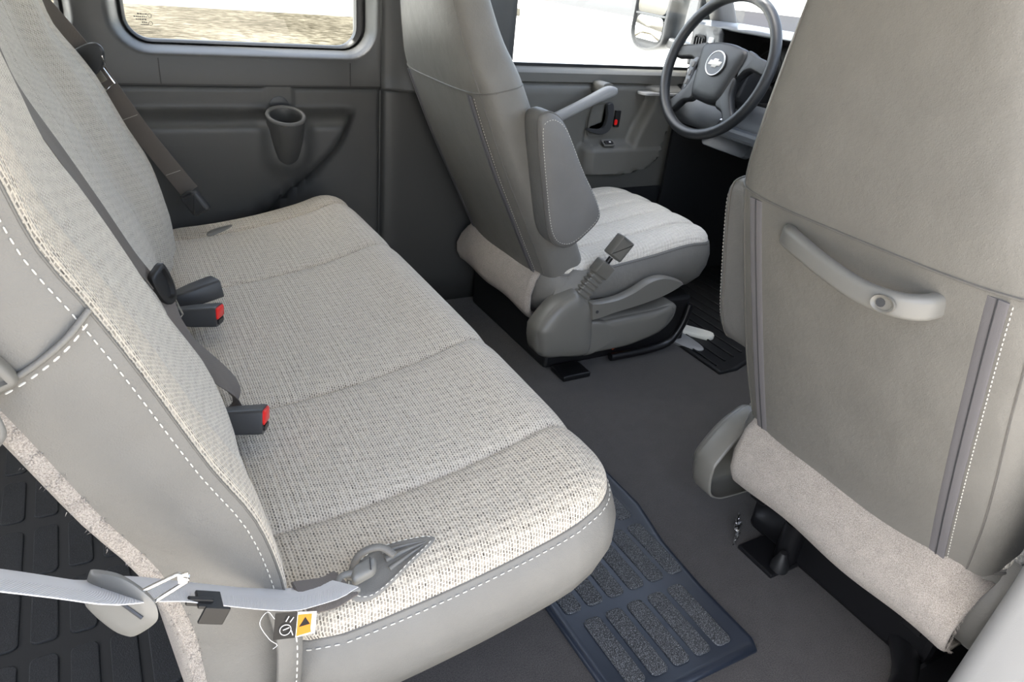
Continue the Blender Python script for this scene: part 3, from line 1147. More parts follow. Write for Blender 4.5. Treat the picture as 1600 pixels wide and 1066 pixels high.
yb = sorted(set(np.round(np.concatenate([np.linspace(0, .08, 14), np.linspace(.08, BW - .08, 70), np.linspace(BW - .08, BW, 12), np.linspace(.38, .52, 24), np.linspace(.88, 1.04, 18)]), 5)))
BSK = [(.002, -.006), (.007, -.022), (.010, -.045), (.008, -.070), (.002, -.088), (.004, -.092), (.004, -.100), (-.006, -.106), (-.03, -.108)]
top, sk, W_ = pillow(.27, .99, 0, BW, .045, back_h, .006, .03, ease(40), yb, back_xf, BSK)
n = len(W_[0])
back = None
for lo_, hi_, v_, f_, u_ in split_rows(top, yb, 40, (.085, .475, .90, BW - .10)):
    o = mesh('backrest_panel', v_, f_, 'tweed' if (lo_ < .01 or hi_ > BW - .01) else 'tweed_back', bench, uv=[(b, a) for a, b in u_])
    back = back or o
bside = mesh('backrest_side', sk[0][:n * 6], sk[1][:n * 5], 'leather', bench)
V = sk[0][n * 5:]
F = [tuple(i - n * 5 for i in f) for f in sk[1][n * 5:]]
m0 = len(V)
V = V + [tuple(np.mean(np.array(W_[-1]), 0))]
F = F + [((len(BSK) - 5) * n + k, (len(BSK) - 5) * n + (k + 1) % n, m0) for k in range(n)]
bcar = mesh('back_carpet', V, F, 'pile', bench)
W0, W1, W2 = [np.array(q) for q in W_[:3]]
st2 = W1 * .80 + W2 * .20 + np.array([.0, -.0008, 0])
msk = np.array([w[1] < .02 for w in W0])
idx = [i for i in range(n) if W0[i][1] < .012]
idx.sort(key=lambda i: W0[i][2])
stitches('stitching', st2[idx], 'stitch', back, .0048, .0032, .00062)
V, F = tube_geo(W0[idx], .0012, 6)
mesh('welt', V, F, 'piping', back)
# pile fibres fringing the carpeted rear edge
rf = random.Random(8)
parts = []
R5, R6, R7 = [np.array(q) for q in W_[5:8]]
near_idx = [i for i in range(n) if W0[i][1] < .006]
for _ in range(2600):
    i = rf.choice(near_idx)
    t = rf.random()
    p = (R5[i] * (1 - t) + R7[i] * t) * 1.0
    p = p + np.array([rf.uniform(-.004, .004), 0, rf.uniform(-.006, .006)])
    d = np.array([rf.uniform(-1, .6), rf.uniform(-1.2, -.1), rf.uniform(-1, .5)])
    d = d / np.linalg.norm(d) * rf.uniform(.0015, .004)
    s = np.cross(d, [.3, .2, 1]); s = s / (np.linalg.norm(s) + 1e-9) * .0004
    parts.append(([p - s, p + s, p + d], [(0, 1, 2)]))
V, F = join_geo(parts)
o = mesh('pile_fibres', V, F, 'pile', bcar)
o['kind'] = 'stuff'
# side welt across the shoulder of the backrest, with belt guide and strap loop
Yp = -.0115
seam = smooth_path([(-.562, Yp + .009, .752), (-.580, Yp, .735), (-.605, Yp, .716), (-.632, Yp, .703), (-.655, Yp + .004, .697)], 40)
tube('side_welt', seam, .0026, 'leather', bside, 8)
stitches('side_stitching', seam + np.array([0, -.0028, -.006]), 'stitch', bside, .0055, .0040, .0008)
tube('strap_loop', [(-.634, -.020, .705), (-.628, -.026, .690), (-.628, -.024, .674), (-.640, -.018, .660), (-.66, -.010, .650)], .003, 'handle', bside, 8, sm=24)
puck('belt_guide', [(-.652, .700), (-.652, .742), (-.632, .746), (-.612, .716), (-.618, .706)], [(0, 0), (0, .008), (.003, .011), (.006, .011), (.007, .006)], lambda u, v, w: (u, -.010 - w, v), 'seatgrey', bside, 30)
# loose leather cover flap where the cushion meets the backrest
fp = smooth_path([(-.452, -.004, .420), (-.446, -.020, .385), (-.448, -.026, .345), (-.452, -.024, .30), (-.455, -.015, .26)], 30)
strap('cover_flap', fp, (1, .2, 0), .026, .006, 'leather', bside)
stitches('flap_stitching', fp + np.array([.006, -.0065, 0]), 'stitch', bside, .0055, .004, .0008)
# frame and feet under the bench
for yy in (.30, .68, 1.10):
    for xx in (-.40, -.20):
        tube('leg', [(xx, yy, .245), (xx, yy, .0)], .02, 'black_metal', bench, 10)
for xx in (-.40, -.20):
    slab('cross_bar', xx - .02, xx + .02, .12, 1.22, .21, .245, 'black_metal', bench)

# leather lined slit that the near belt anchor comes out of
def cush_surf(x, y):
    d = max(0, sdf_rr(x, y, -.47, .0, 0, BW, .085))
    q = max(0, 1 - d / .055)
    return cush_h(x, y) - .036 * (1 - math.sqrt(max(0, 1 - q * q)))


LEAF = [(-.256, .050), (-.290, .064), (-.325, .066), (-.352, .056), (-.368, .040), (-.372, .022), (-.355, .012), (-.330, .016), (-.296, .030)]
slit = thing('anchor_slit', 'grey leather lined slit in the bench cushion around the near belt anchor', 'belt slit', (-.32, .04, .38))
O = smooth_path(LEAF, 48, True)
cO = O.mean(0)
V, F = [], []
for sc_, up in ((1.0, .0005), (.97, .0028), (.90, .0036), (.80, .0025), (.62, .0005), (.35, .0006)):
    for p in O:
        q = cO + (p - cO) * sc_
        V.append((q[0], q[1], cush_surf(*q) + up))
for i in range(5):
    for k_ in range(48):
        F.append((i * 48 + k_, i * 48 + (k_ + 1) % 48, (i + 1) * 48 + (k_ + 1) % 48, (i + 1) * 48 + k_))
V.append((cO[0], cO[1], cush_surf(*cO) + .0006))
F += [(len(V) - 1, 5 * 48 + k_, 5 * 48 + (k_ + 1) % 48) for k_ in range(48)]
mesh('lining', V, F, 'leather', slit)
ed = [(*(cO + (p - cO) * .93), cush_surf(*(cO + (p - cO) * .93)) + .0042) for p in O]
stitches('stitching', ed + ed[:1], 'stitch', slit, .004, .003, .0006)
for dy, hh in ((.002, .004), (-.005, .003), (.009, .003)):
    pp = smooth_path([(-.262, .049), (-.29, .047 + dy), (-.32, .043 + dy * 1.8)], 14)
    tube('fold', [(a, b, cush_surf(a, b) + .0015) for a, b in pp], np.linspace(.0008, hh, 14), 'leather', slit, 8)
tube('lip', smooth_path([(-.366, .034, .372), (-.350, .053, .384), (-.326, .052, .389), (-.312, .038, .384)], 20), .0045, 'leather', slit, 8)

# ------------------------------------------------------------------ near seat belt
nb = thing('seat_belt', 'silver grey seat belt stretched past the near end of the bench', 'seat belt', (-.36, .02, .38), 'bench seat belts')
sd1 = np.array([.10, .70, .62])
path = [(-1.03, -.295, 1.06), (-.80, -.19, .81), (-.634, -.130, .643), (-.588, -.118, .600), (-.568, -.100, .576), (-.548, -.080, .548), (-.523, -.066, .519), (-.47, -.038, .460), (-.437, -.018, .427), (-.405, -.004, .408), (-.384, .010, .398)]
sides = [(.0, 1, .0), (-.15, .89, -.42), (-.15, .89, -.42), (-.08, .88, -.45), (-.05, .88, -.47), (-.02, .87, -.49), (.02, .866, -.50), (.07, .87, -.48), (.12, .87, -.45), (.13, .88, -.42), (.14, .90, -.38)]
strap('webbing', path, sides, .046, .0013, 'belt_grey', nb, sm=70)
strap('sewn_end', [(-.43, -.010, .4155), (-.40, .002, .398), (-.377, .013, .392)], (.2, 1, .0), .040, .003, 'belt_taupe', nb, sm=14)
PL = [(-.589, .597), (-.585, .601), (-.571, .601), (-.560, .593), (-.553, .583), (-.552, .570), (-.556, .560), (-.568, .545), (-.574, .542), (-.583, .546), (-.594, .561), (-.596, .572)]
lp = puck('latch_plate', PL, [(.003, 0), (0, .002), (0, .006), (.003, .0085), (('s', .55), .009)], lambda u, v, w: (u, -.106 - w - (u + .572) * .75, v), 'handle', nb, 60)
tube('tongue', [(-.560, -.119, .5890), (-.536, -.122, .5990), (-.5295, -.121, .5930), (-.5305, -.121, .5890), (-.556, -.122, .5780)], .0016, 'chrome', lp, 8)
slab('tongue_tip', -.5365, -.529, -.1225, -.1205, .5893, .598, 'chrome', lp, bev=.0008)
tube('belt_slot', [(-.584, -.107, .5905), (-.572, -.1155, .579), (-.562, -.1235, .569)], .0014, 'charcoal', lp, 6)
ck = thing('belt_clip', 'small black plastic clip gripping the silver grey belt', 'clip', (-.52, -.085, .527))
for nm, c, s in (('jaw', (-.5235, -.0905, .5345), (.020, .004, .007)), ('jaw', (-.515, -.097, .522), (.020, .003, .0165)), ('hinge', (-.5165, -.0880, .5305), (.020, .018, .003))):
    box(nm, c, s, 'black_plastic', ck, bev=.0008, rot=(R(28), 'Y'))
# anchor fitting
an = puck('anchor_fitting', rrect(.034, .022, .008, 4), [(.003, -.006), (0, -.003), (0, .005), (.003, .008), (.007, .009)], lambda u, v, w: (-.353 + u * .93 + v * .25, .024 + v * .95 - u * .25 + u * .55, .388 + w - u * .10), 'handle', nb, smooth_out=False)
tube('anchor_loop', [(-.366, .001, .390), (-.380, .002, .392), (-.386, .012, .394), (-.378, .022, .394), (-.362, .022, .392)], .0038, 'handle', an, 8, sm=20)
tube('anchor_groove', [(-.348, .016, .3965), (-.343, .034, .3965)], .0008, 'charcoal', an, 6)

# warning tag sewn to the belt
tg = thing('warning_tag', 'small black, white and orange warning tag hanging from the grey belt', 'tag', (-.44, -.02, .42))


def tagf(u, v, w):
    """u along the tag, v up"""
    o = np.array([-.461, -.046, .4455])
    e1 = np.array([.040, .012, -.026])
    e2 = np.array([-.006, -.006, -.026])
    e3 = np.cross(e1, e2)
    e3 = e3 / np.linalg.norm(e3)
    if e3[1] > 0:
        e3 = -e3
    return tuple(o + e1 * u + e2 * v + e3 * (w + .0015 * math.sin(u * 5)))


def tagpatch(name, poly, w, mat, parent=tg):
    n_ = len(poly)
    V = [tagf(u, v, w) for u, v in poly] + [tagf(u, v, w - .0004) for u, v in poly]
    F = [tuple(range(n_)), tuple(range(2 * n_ - 1, n_ - 1, -1))] + [(k, (k + 1) % n_, n_ + (k + 1) % n_, n_ + k) for k in range(n_)]
    return mesh(name, V, F, mat, parent, smooth=False)


tagpatch('label_black', [(.0, .0), (.52, .0), (.55, 1.0), (.03, 1.0)], .0004, 'black_plastic')
tagpatch('label_white', [(.50, .0), (1.05, .08), (1.08, .95), (.53, 1.0)], .0002, 'white')
tagpatch('label_orange', [(.54, .10), (.93, .14), (.97, .88), (.57, .94)], .0009, 'orange')
tagpatch('warning_triangle', [(.60, .58), (.74, .22), (.90, .54)], .0013, 'black_plastic')
cir = []
for k in range(24):
    a = 2 * math.pi * k / 24
    cir.append(tagf(.26 + .13 * math.cos(a), .62 + .20 * math.sin(a), .0009))
V, F = tube_geo(cir + cir[:1], .0004, 5, False)
mesh('seat_symbol', V, F, 'white', tg)
for a, b in (((.20, .62), (.34, .54)), ((.24, .30), (.30, .10)), ((.34, .34), (.42, .16)), ((.40, .66), (.46, .86))):
    tube('symbol_stroke', [tagf(*a, .0009), tagf(*[(p + q) / 2 for p, q in zip(a, b)], .0009), tagf(*b, .0009)], .0005, 'white', tg, 5)
tube('loose_thread', [tagf(.0, .2, 0), tagf(-.2, -.1, .002), tagf(-.35, .3, .003), tagf(-.1, .9, .003), tagf(.1, 1.15, .002), tagf(.02, 1.3, .002)], .0003, 'white', tg, 5, sm=30)

# ------------------------------------------------------------------ far and centre belts
fb_ = thing('seat_belt', 'taupe seat belt hanging along the far end of the bench to the wall', 'seat belt', (-.36, 1.2, .40), 'bench seat belts')
strap('webbing', [(-.95, 1.365, 1.20), (-.72, 1.335, .99), (-.606, 1.31, .845), (-.530, 1.295, .733), (-.45, 1.275, .585), (-.378, 1.245, .470), (-.366, 1.238, .452)], [(.75, .35, .5), (.75, .35, .5), (.75, -.45, .45), (.75, -.5, .4), (.75, -.5, .4), (.8, -.45, .4), (.8, -.4, .4)], .047, .0014, 'belt_taupe', fb_, sm=40)
# sewn seams across the webbing
for c, dd in (((-.466, 1.270, .616), .02), ((-.396, 1.246, .497), .02)):
    e = np.array([.80, -.45, .40]); e /= np.linalg.norm(e)
    c = np.array(c)
    stitches('bar_tack', [c - e * dd + np.array([0, -.003, 0]), c + np.array([0, -.003, 0]), c + e * dd + np.array([0, -.003, 0])], 'stitch', fb_, .0022, .0012, .0007)
e1 = Vector((.07, -.02, -.12)).normalized()
en = Vector((-.55, -.83, -.05)).normalized()
e2 = e1.cross(en).normalized()
if e2.x < 0:
    e2 = -e2


def plate_fr(o):
    return lambda u, v, w: tuple(np.array(o) + np.array(e1) * u + np.array(e2) * v + np.array(en) * w)


fr = plate_fr((-.522, 1.285, .728))
lp = puck('latch_plate', [(-.026, -.030), (-.032, .0), (-.026, .034), (-.008, .042), (.010, .028), (.018, .016), (.026, -.008), (.018, -.030)], [(.002, 0), (0, .002), (0, .007), (.003, .010)], fr, 'charcoal', fb_, 36)
tube('tongue', [fr(.002, .034, .010), fr(.018, .028, .010), fr(.022, .018, .010), fr(.056, .016, .007), fr(.060, -.012, .007), fr(.020, -.016, .010)], .0016, 'chrome', lp, 6)
slab_ = puck('tongue_blade', [(.018, .006), (.044, .005), (.044, -.013), (.018, -.013)], [(0, .004), (0, .0055)], fr, 'steel', lp, smooth_out=False)
fr2 = plate_fr((-.358, 1.222, .430))
puck('anchor_buckle', rrect(.054, .046, .008, 4), [(.003, -.008), (0, -.005), (0, .006), (.003, .010), (.009, .011)], fr2, 'charcoal', fb_, smooth_out=False)
tube('anchor_bar', [fr2(-.020, -.017, .008), fr2(-.028, -.014, .009), fr2(-.030, 0, .009), fr2(-.028, .014, .009), fr2(-.020, .017, .008)], .004, 'charcoal', fb_, 8)
o = puck('anchor_slit_lining', [(-.34, 1.195), (-.31, 1.208), (-.285, 1.206), (-.31, 1.185), (-.345, 1.178)], [(0, 0), (.001, .0022), (.005, .0026)], lambda u, v, w: (u, v, cush_surf(u, v) + w), 'leather', bench, 30)

cb = thing('seat_belt', 'taupe centre seat belt lying edge-on down the middle of the bench back', 'seat belt', (-.5, .50, .50), 'bench seat belts')
pz = [.985, .93, .87, .82, .74, .66, .59, .545]
strap('webbing', [back_xf(z, .50 + (.985 - z) * .10, back_h(z, .50 + (.985 - z) * .10) + .004) for z in pz], (.22, .95, -.2), .046, .0014, 'belt_taupe', cb, sm=40)
q = np.array(back_xf(.530, .545, back_h(.53, .545) + .012))
e1, en = Vector((.30, .05, -.95)).normalized(), Vector((.86, -.50, .1)).normalized()
e2 = e1.cross(en).normalized()
fr3 = plate_fr(q)
lp = puck('latch_plate', [(-.030, -.020), (-.034, .0), (-.030, .020), (.0, .022), (.022, .012), (.024, -.010), (.0, -.022)], [(.002, -.004), (0, -.002), (0, .004), (.003, .006), (.008, .006), (.010, .001)], fr3, 'black_plastic', cb, 36)
tube('tongue', [fr3(.020, .010, 0), fr3(.056, .009, 0), fr3(.056, -.009, 0), fr3(.020, -.010, 0)], .0013, 'chrome', lp, 6)
strap('lap_webbing', [tuple(fr3(.0, 0, -.006)), back_xf(.47, .50, back_h(.47, .50) + .008), back_xf(.42, .40, .012), (-.436, .355, .385)], [(.55, .83, 0), (.55, .83, 0), (.2, .9, .1), (.0, .6, .8)], .040, .0014, 'belt_taupe', cb, sm=24)


# ------------------------------------------------------------------ belt buckles on the bench
def buckle(loc, yaw, pitch, roll, label, red=True):
    t = thing('belt_buckle', label, 'buckle', loc, 'buckles on the bench')
    m = Matrix.Rotation(yaw, 3, 'Z') @ Matrix.Rotation(pitch, 3, 'Y') @ Matrix.Rotation(roll, 3, 'X')

    def fr_(u, v, w):
        p = m @ Vector((u, v, w))
        return (loc[0] + p.x, loc[1] + p.y, loc[2] + p.z)
    # u forward, v across, w up
    V, F = [], []
    secs = [(-.050, .014, .009), (-.044, .019, .012), (-.010, .0235, .0165), (.026, .0245, .0175), (.031, .024, .017)]
    pr_ = rrect(2, 2, .28, 3)
    nn = len(pr_)
    for u, wy, hz in secs:
        for a, b in pr_:
            V.append(fr_(u, a * wy, b * hz + .0015 * (1 if u > 0 else 0)))
    for i in range(len(secs) - 1):
        for k in range(nn):
            F.append((i * nn + k, i * nn + (k + 1) % nn, (i + 1) * nn + (k + 1) % nn, (i + 1) * nn + k))
    F += [tuple(range(nn)), tuple((len(secs) - 1) * nn + k for k in range(nn))]
    mesh('body', V, F, 'charcoal', t)
    if red:
        puck('release_button', rrect(.042, .020, .004, 3), [(0, 0), (0, .003), (.002, .0045)], lambda a, b, c: fr_(.0295 + c, a, b + .0070), 'red', t, smooth_out=False)
        puck('latch_slot', rrect(.032, .007, .002, 2), [(0, 0), (0, .0035)], lambda a, b, c: fr_(.0300 + c, a, b - .0080), 'black_plastic', t, smooth_out=False)
    strap('stalk', [fr_(-.038, 0, 0), fr_(-.055, 0, -.002), fr_(-.068, 0, -.006)], tuple(m @ Vector((0, 1, 0))), .026, .003, 'belt_taupe', t, sm=10)
    return t


buckle((-.414, .765, .410), R(14), R(-6), R(-10), 'charcoal belt buckle with no red showing, farthest on the bench', False)
buckle((-.428, .668, .410), R(-22), R(-2), R(-14), 'charcoal buckle with red button, beside the farthest buckle')
buckle((-.424, .330, .410), R(-20), R(0), R(-22), 'charcoal buckle with red button, alone and nearest on the bench')


# ------------------------------------------------------------------ front seats
def front_seat(cy, s, rz, label, x_shift):
    """s = +1: inboard side towards +Y (passenger), -1: towards -Y (driver). rz: rear face table (z, x, half width, depth)."""
    t = thing('front_seat', label, 'seat', (.7 + x_shift, cy, 0), 'front seats')
    Z = [q[0] for q in rz]
    TX = [q[1] for q in rz]
    TW = [q[2] for q in rz]
    TD = [q[3] for q in rz]
    rec = R(20)
    cn, sn = math.cos(rec), math.sin(rec)
    EXPO = 3.6

    def sec(z):
        return cat_rom(Z, TX, z), cat_rom(Z, TW, z), cat_rom(Z, TD, z)

    def pt(z, phi):
        x, w, d = sec(z)
        c_, s_ = math.cos(phi), math.sin(phi)
        tt = (z - (Z[-1] - .06)) / .06
        f_ = math.sqrt(max(0.0, 1 - tt * tt)) if tt > 0 else 1.0
        f_ = .35 + .65 * f_ if tt > 0 else 1.0
        x += cn * d * (1 - f_) * .5
        w, d = w * (1 - (1 - f_) * .6), d * f_
        b = w * math.copysign(abs(c_) ** (2 / EXPO), c_)
        nn_ = d / 2 + d / 2 * math.copysign(abs(s_) ** (2 / EXPO), s_)
        return (x + cn * nn_, cy + s * b, z + sn * nn_ * .6)

    def rear(z, b, off=0.0):
        x, w, d = sec(z)
        q = max(-1, min(1, b / w))
        nn_ = d / 2 - d / 2 * (1 - abs(q) ** EXPO) ** (1 / EXPO) - off
        return np.array((x + cn * nn_, cy + s * b, z + sn * nn_ * .6))

    NP = 72
    zseam = .728

    def loft(name, zs, mat, parent, close_top=False, close_bot=False, grow=0.0):
        V, F = [], []
        for i, z in enumerate(zs):
            x, w, d = sec(z)
            cxm = (x + cn * d / 2, cy, z + sn * d / 2 * .6)
            for k in range(NP):
                p = pt(z, 2 * math.pi * k / NP)
                V.append(p)
        for i in range(len(zs) - 1):
            for k in range(NP):
                F.append((i * NP + k, i * NP + (k + 1) % NP, (i + 1) * NP + (k + 1) % NP, (i + 1) * NP + k))
        if close_top:
            c = np.mean(np.array(V[-NP:]), 0) + np.array([0, 0, .01])
            V.append(tuple(c)); b_ = len(V) - 1
            F += [((len(zs) - 1) * NP + k, (len(zs) - 1) * NP + (k + 1) % NP, b_) for k in range(NP)]
        if close_bot:
            c = np.mean(np.array(V[:NP]), 0)
            V.append(tuple(c)); b_ = len(V) - 1
            F += [((k + 1) % NP, k, b_) for k in range(NP)]
        return mesh(name, V, F, mat, parent)

    zb = Z[0]
    zt = Z[-1]
    low = loft('backrest', list(np.linspace(zb, zseam, 30)), 'leather', t, close_bot=True)
    upr = loft('headrest', list(np.linspace(zseam, zt - .05, 20)) + list(zt - .05 + .05 * np.sin(np.linspace(.1, math.pi / 2, 14))), 'leather', t, close_top=True)
    # seam round the back between the two covers, slightly arched
    sp = []
    for b in np.linspace(-.995, .995, 50):
        w = sec(zseam)[1]
        sp.append(rear(zseam + .002, b * w, .0006))
    tube('cover_seam', sp, .0022, 'piping', low, 6)
    sp2 = []
    x, w, d = sec(zseam)
    for k in range(NP // 4 + 1, NP):
        pass
    for bb in (1, -1):
        pp = [np.array(pt(zseam + .002, a)) for a in (np.linspace(-.35, .6, 16) if bb > 0 else np.linspace(math.pi + .35, math.pi - .6, 16))]
        tube('cover_seam', pp, .0016, 'piping', low, 6)
    # zips either side of the back panel
    for b in (.178, -.178):
        zz = np.linspace(zb + .012, zseam - .004, 34)
        bl = [b * (.97 + .03 * (z - zb) / (zseam - zb)) for z in zz]
        P1 = [rear(z, q, .0012) for z, q in zip(zz, bl)]
        zp = strap('zip_tape', P1, (0, 1, 0), .024, .0022, 'zip', low)
        tube('zip_teeth', [rear(z, q, .0026) for z, q in zip(zz, bl)], .0011, 'charcoal', zp, 5)
        og = math.copysign(1, b)
        stitches('zip_stitching', [rear(z, q + og * .0145, .0008) for z, q in zip(zz, bl)], 'stitch', zp, .004, .003, .0007)
    # side seams of the bolsters
    for b in (1, -1):
        zz = np.linspace(zb + .02, zt - .10, 60)
        a_ = -.62 if b > 0 else math.pi + .62
        pp = [np.array(pt(z, a_)) for z in zz]
        tube('bolster_seam', pp, .0015, 'piping', low, 5)
        stitches('bolster_stitching', [p + np.array([.006, s * b * .0018, .0]) for p in pp], 'stitch_dark', low, .004, .003, .0006)

    # seat cushion
    X = x_shift

    def ch(a, b):
        h = cat_rom([.40, .55, .75, .90, 1.02], [.318, .322, .345, .366, .352], a - X)
        for q in (-.15, -.05, .05, .15):
            h -= .008 * math.exp(-((b - q) / .0055) ** 2) + .004 * math.exp(-((b - q) / .02) ** 2)
        h += .008 * (1 - (b / .25) ** 2)
        return h
    bs = sorted(set(np.round(np.concatenate([np.linspace(-.243, -.19, 10), np.linspace(-.19, .19, 40), np.linspace(.19, .243, 10)] + [np.linspace(q - .02, q + .02, 17) for q in (-.15, -.05, .05, .15)]), 5)))
    tp, sk, W_ = pillow(.42 + X, 1.01 + X, -.243, .243, .09, ch, .030, .05, ease(30), bs, lambda a, b, h: (a, cy + s * b, h),
                        [(.003, -.005), (.008, -.014), (.014, -.04), (.012, -.075), (.0, -.11), (-.03, -.145), (-.06, -.16), (-.11, -.165)])
    cu = mesh('cushion', tp[0], tp[1], 'tweed_smooth', t, uv=tp[2])
    mesh('cushion_side', sk[0], sk[1], 'leather', t)
    L1 = np.array(W_[1]) * .5 + np.array(W_[2]) * .5
    stitches('stitching', np.vstack([L1, L1[:1]]) + np.array([0, 0, .001]), 'stitch_dark', cu, .005, .003, .0008)
    V, F = tube_geo(np.vstack([W_[1], W_[1][:1]]), .002, 6, False)
    mesh('welt', V, F, 'piping', cu)

    # carpet flap across the back of the seat base
    xb = TX[0]
    V, F, U = [], [], []
    bsx = np.concatenate([np.linspace(-.240, -.225, 6), np.linspace(-.215, .18, 30), np.linspace(.185, .20, 6)])
    prof = [(.045, .305), (.018, .292), (-.002, .266), (-.014, .225), (-.012, .185), (-.002, .163), (.020, .150), (.05, .146)]
    rr_ = random.Random(3 + int(cy * 10))
    for b in bsx:
        e = min(b + .246, .20 - b)
        tk = .010 * sstep(-.001, .012, e)
        for dx, z in prof:
            V.append((xb + dx - (0 if abs(dx) > .03 else tk * .7), cy + s * b, z + .004 * math.sin(b * 25) - .040 * (1 - sstep(0, .06, b + .240)) * sstep(.16, .30, z)))
    m_ = len(prof)
    for i in range(len(bsx) - 1):
        for j in range(m_ - 1):
            F.append((i * m_ + j, i * m_ + j + 1, (i + 1) * m_ + j + 1, (i + 1) * m_ + j))
    cf = mesh('carpet_flap', V, F, 'pile', t)
    sm_ = cf.modifiers.new('solidify', 'SOLIDIFY')
    sm_.thickness = .008
    sm_.offset = 1
    tube('flap_hem', [(xb + dx - .010, cy + s * .148, z) for dx, z in prof[1:-1]], .003, 'pile', cf, 6)
    if s > 0:
        parts = []
        for _ in range(3000):
            b = rr_.uniform(-.246, .20)
            if rr_.random() < .25:
                b = rr_.choice((-.246, .199)) + rr_.uniform(-.002, .002)
            j = rr_.randrange(1, m_ - 2)
            f_ = rr_.random()
            dx = prof[j][0] * (1 - f_) + prof[j + 1][0] * f_ - .009
            z = prof[j][1] * (1 - f_) + prof[j + 1][1] * f_ + .004 * math.sin(b * 25)
            p = np.array((xb + dx, cy + s * b, z))
            d_ = np.array([rr_.uniform(-1, -.1), rr_.uniform(-.9, .9), rr_.uniform(-.9, .5)])
            d_ = d_ / np.linalg.norm(d_) * rr_.uniform(.002, .005)
            w_ = np.cross(d_, [.2, .1, 1]); w_ = w_ / (np.linalg.norm(w_) + 1e-9) * .00035
            parts.append(([p - w_, p + w_, p + d_], [(0, 1, 2)]))
        V, F = join_geo(parts)
        o_ = mesh('pile_fibres', V, F, 'pile', cf)
        o_['kind'] = 'stuff'
    # leather base cover around and beyond the flap
    V, F = [], []
    pr2 = [(.08, .300), (.055, .280), (.032, .25), (.022, .215), (.022, .185), (.028, .160), (.05, .145)]
    bl = list(np.linspace(-.285, -.262, 5)) + list(np.linspace(-.25, .24, 12)) + list(np.linspace(.25, .268, 4))
    for b in bl:
        e = min(b + .285, .268 - b)
        fwd = .05 * (1 - sstep(0, .03, e))
        for dx, z in pr2:
            V.append((xb + dx + fwd, cy + s * b, z))
    m_ = len(pr2)
    for i in range(len(bl) - 1):
        for j in range(m_ - 1):
            F.append((i * m_ + j, i * m_ + j + 1, (i + 1) * m_ + j + 1, (i + 1) * m_ + j))
    bc = mesh('base_cover', V, F, 'leather', t)
    tube('base_piping', [(V[i * m_ + m_ - 1][0], V[i * m_ + m_ - 1][1], V[i * m_ + m_ - 1][2]) for i in range(len(bl))], .004, 'handle', bc, 6)

    # inboard plastic side shield (outline in x, z), lever, buckle
    ya = cy + s * .262

    def sf(u, v, w):
        return (u + X, ya + s * w, v)
    SH = [(.379, .148), (.383, .168), (.429, .222), (.481, .253), (.496, .252), (.519, .232), (.543, .218), (.556, .166), (.596, .162), (.672, .162), (.771, .165), (.826, .173), (.848, .167), (.854, .153), (.845, .118), (.81, .087), (.732, .067), (.674, .059), (.577, .058), (.456, .063), (.418, .069), (.391, .088), (.38, .123)]
    SH = [(u + .004, v) for u, v in SH]
    shd = puck('side_shield', SH, [(.003, -.035), (0, -.03), (0, .010), (.002, .016), (.006, .021), (.010, .023)], sf, 'seatgrey', t, 110, back=False)
    md_ = shd.modifiers.new('solidify', 'SOLIDIFY')
    md_.thickness = .003
    md_.offset = -1
    LB = [(.384, .148), (.388, .168), (.433, .222), (.485, .252), (.500, .250), (.522, .230), (.545, .214), (.556, .165), (.560, .062), (.456, .066), (.420, .072), (.396, .090)]
    puck('shield_lobe', LB, [(('s', .99), .010), (('s', .97), .020), (('s', .92), .028), (('s', .82), .034), (('s', .6), .038), (('s', .3), .040)], sf, 'seatgrey', shd, 80, back=False)
    LF = [(.535, .158), (.60, .158), (.672, .160), (.771, .163), (.826, .170), (.844, .164), (.850, .150), (.841, .118), (.808, .089), (.732, .069), (.674, .061), (.577, .060), (.535, .062)]
    puck('shield_lobe', LF, [(('s', .99), .010), (('s', .97), .021), (('s', .92), .027), (('s', .8), .031), (('s', .5), .033)], sf, 'seatgrey', shd, 80, back=False)
    lathe('screw', [(0, .0), (.004, .0), (.004, .003), (.0, .004)], (.396 + X, ya + s * .012, .14), (EX, EZ, (0, s, 0)), 'charcoal', shd, 10)
    LV = [(.532, .223), (.561, .223), (.616, .226), (.665, .24), (.712, .263), (.75, .271), (.785, .267), (.839, .247), (.834, .235), (.793, .217), (.746, .204), (.675, .192), (.615, .184), (.579, .177), (.548, .173), (.539, .178)]
    lv = puck('recline_lever', LV, [(.002, .012), (0, .018), (0, .032), (.0015, .037), (.0035, .040)], sf, 'seatgrey', t, 80)
    lathe('lever_screw', [(0, .0), (.0045, .0), (.0045, .002), (.0, .002)], (.552 + X, ya + s * .0395, .198), (EX, EZ, (0, s, 0)), 'charcoal', lv, 10)
    # ribbed boot and buckle
    p0, p1 = np.array([.507 + X, ya + s * .004, .222]), np.array([.561 + X, ya + s * .010, .298])
    dv = (p1 - p0) / np.linalg.norm(p1 - p0)
    wv = np.cross(dv, [0, 1, 0])
    V, F = [], []
    pr_ = rrect(.046, .024, .006, 3)
    nn = len(pr_)
    K = 29
    for i in range(K):
        f_ = i / (K - 1)
        g_ = 1 + .10 * (1 if (i // 2) % 2 else -1) * (1 if f_ < .95 else 0)
        c = p0 + (p1 - p0) * f_
        for a, b in pr_:
            V.append(c + wv * a * g_ + np.array([0, 1, 0]) * b * g_)
    for i in range(K - 1):
        for k in range(nn):
            F.append((i * nn + k, i * nn + (k + 1) % nn, (i + 1) * nn + (k + 1) % nn, (i + 1) * nn + k))
    F += [tuple(range(nn)), tuple((K - 1) * nn + k for k in range(nn))]
    bt = mesh('buckle_boot', V, F, 'seatgrey', t, smooth=False)

    def bf(c0):
        return lambda u, v, w: tuple(np.array(c0) + dv * u + wv * v + np.array([0, s, 0]) * w)
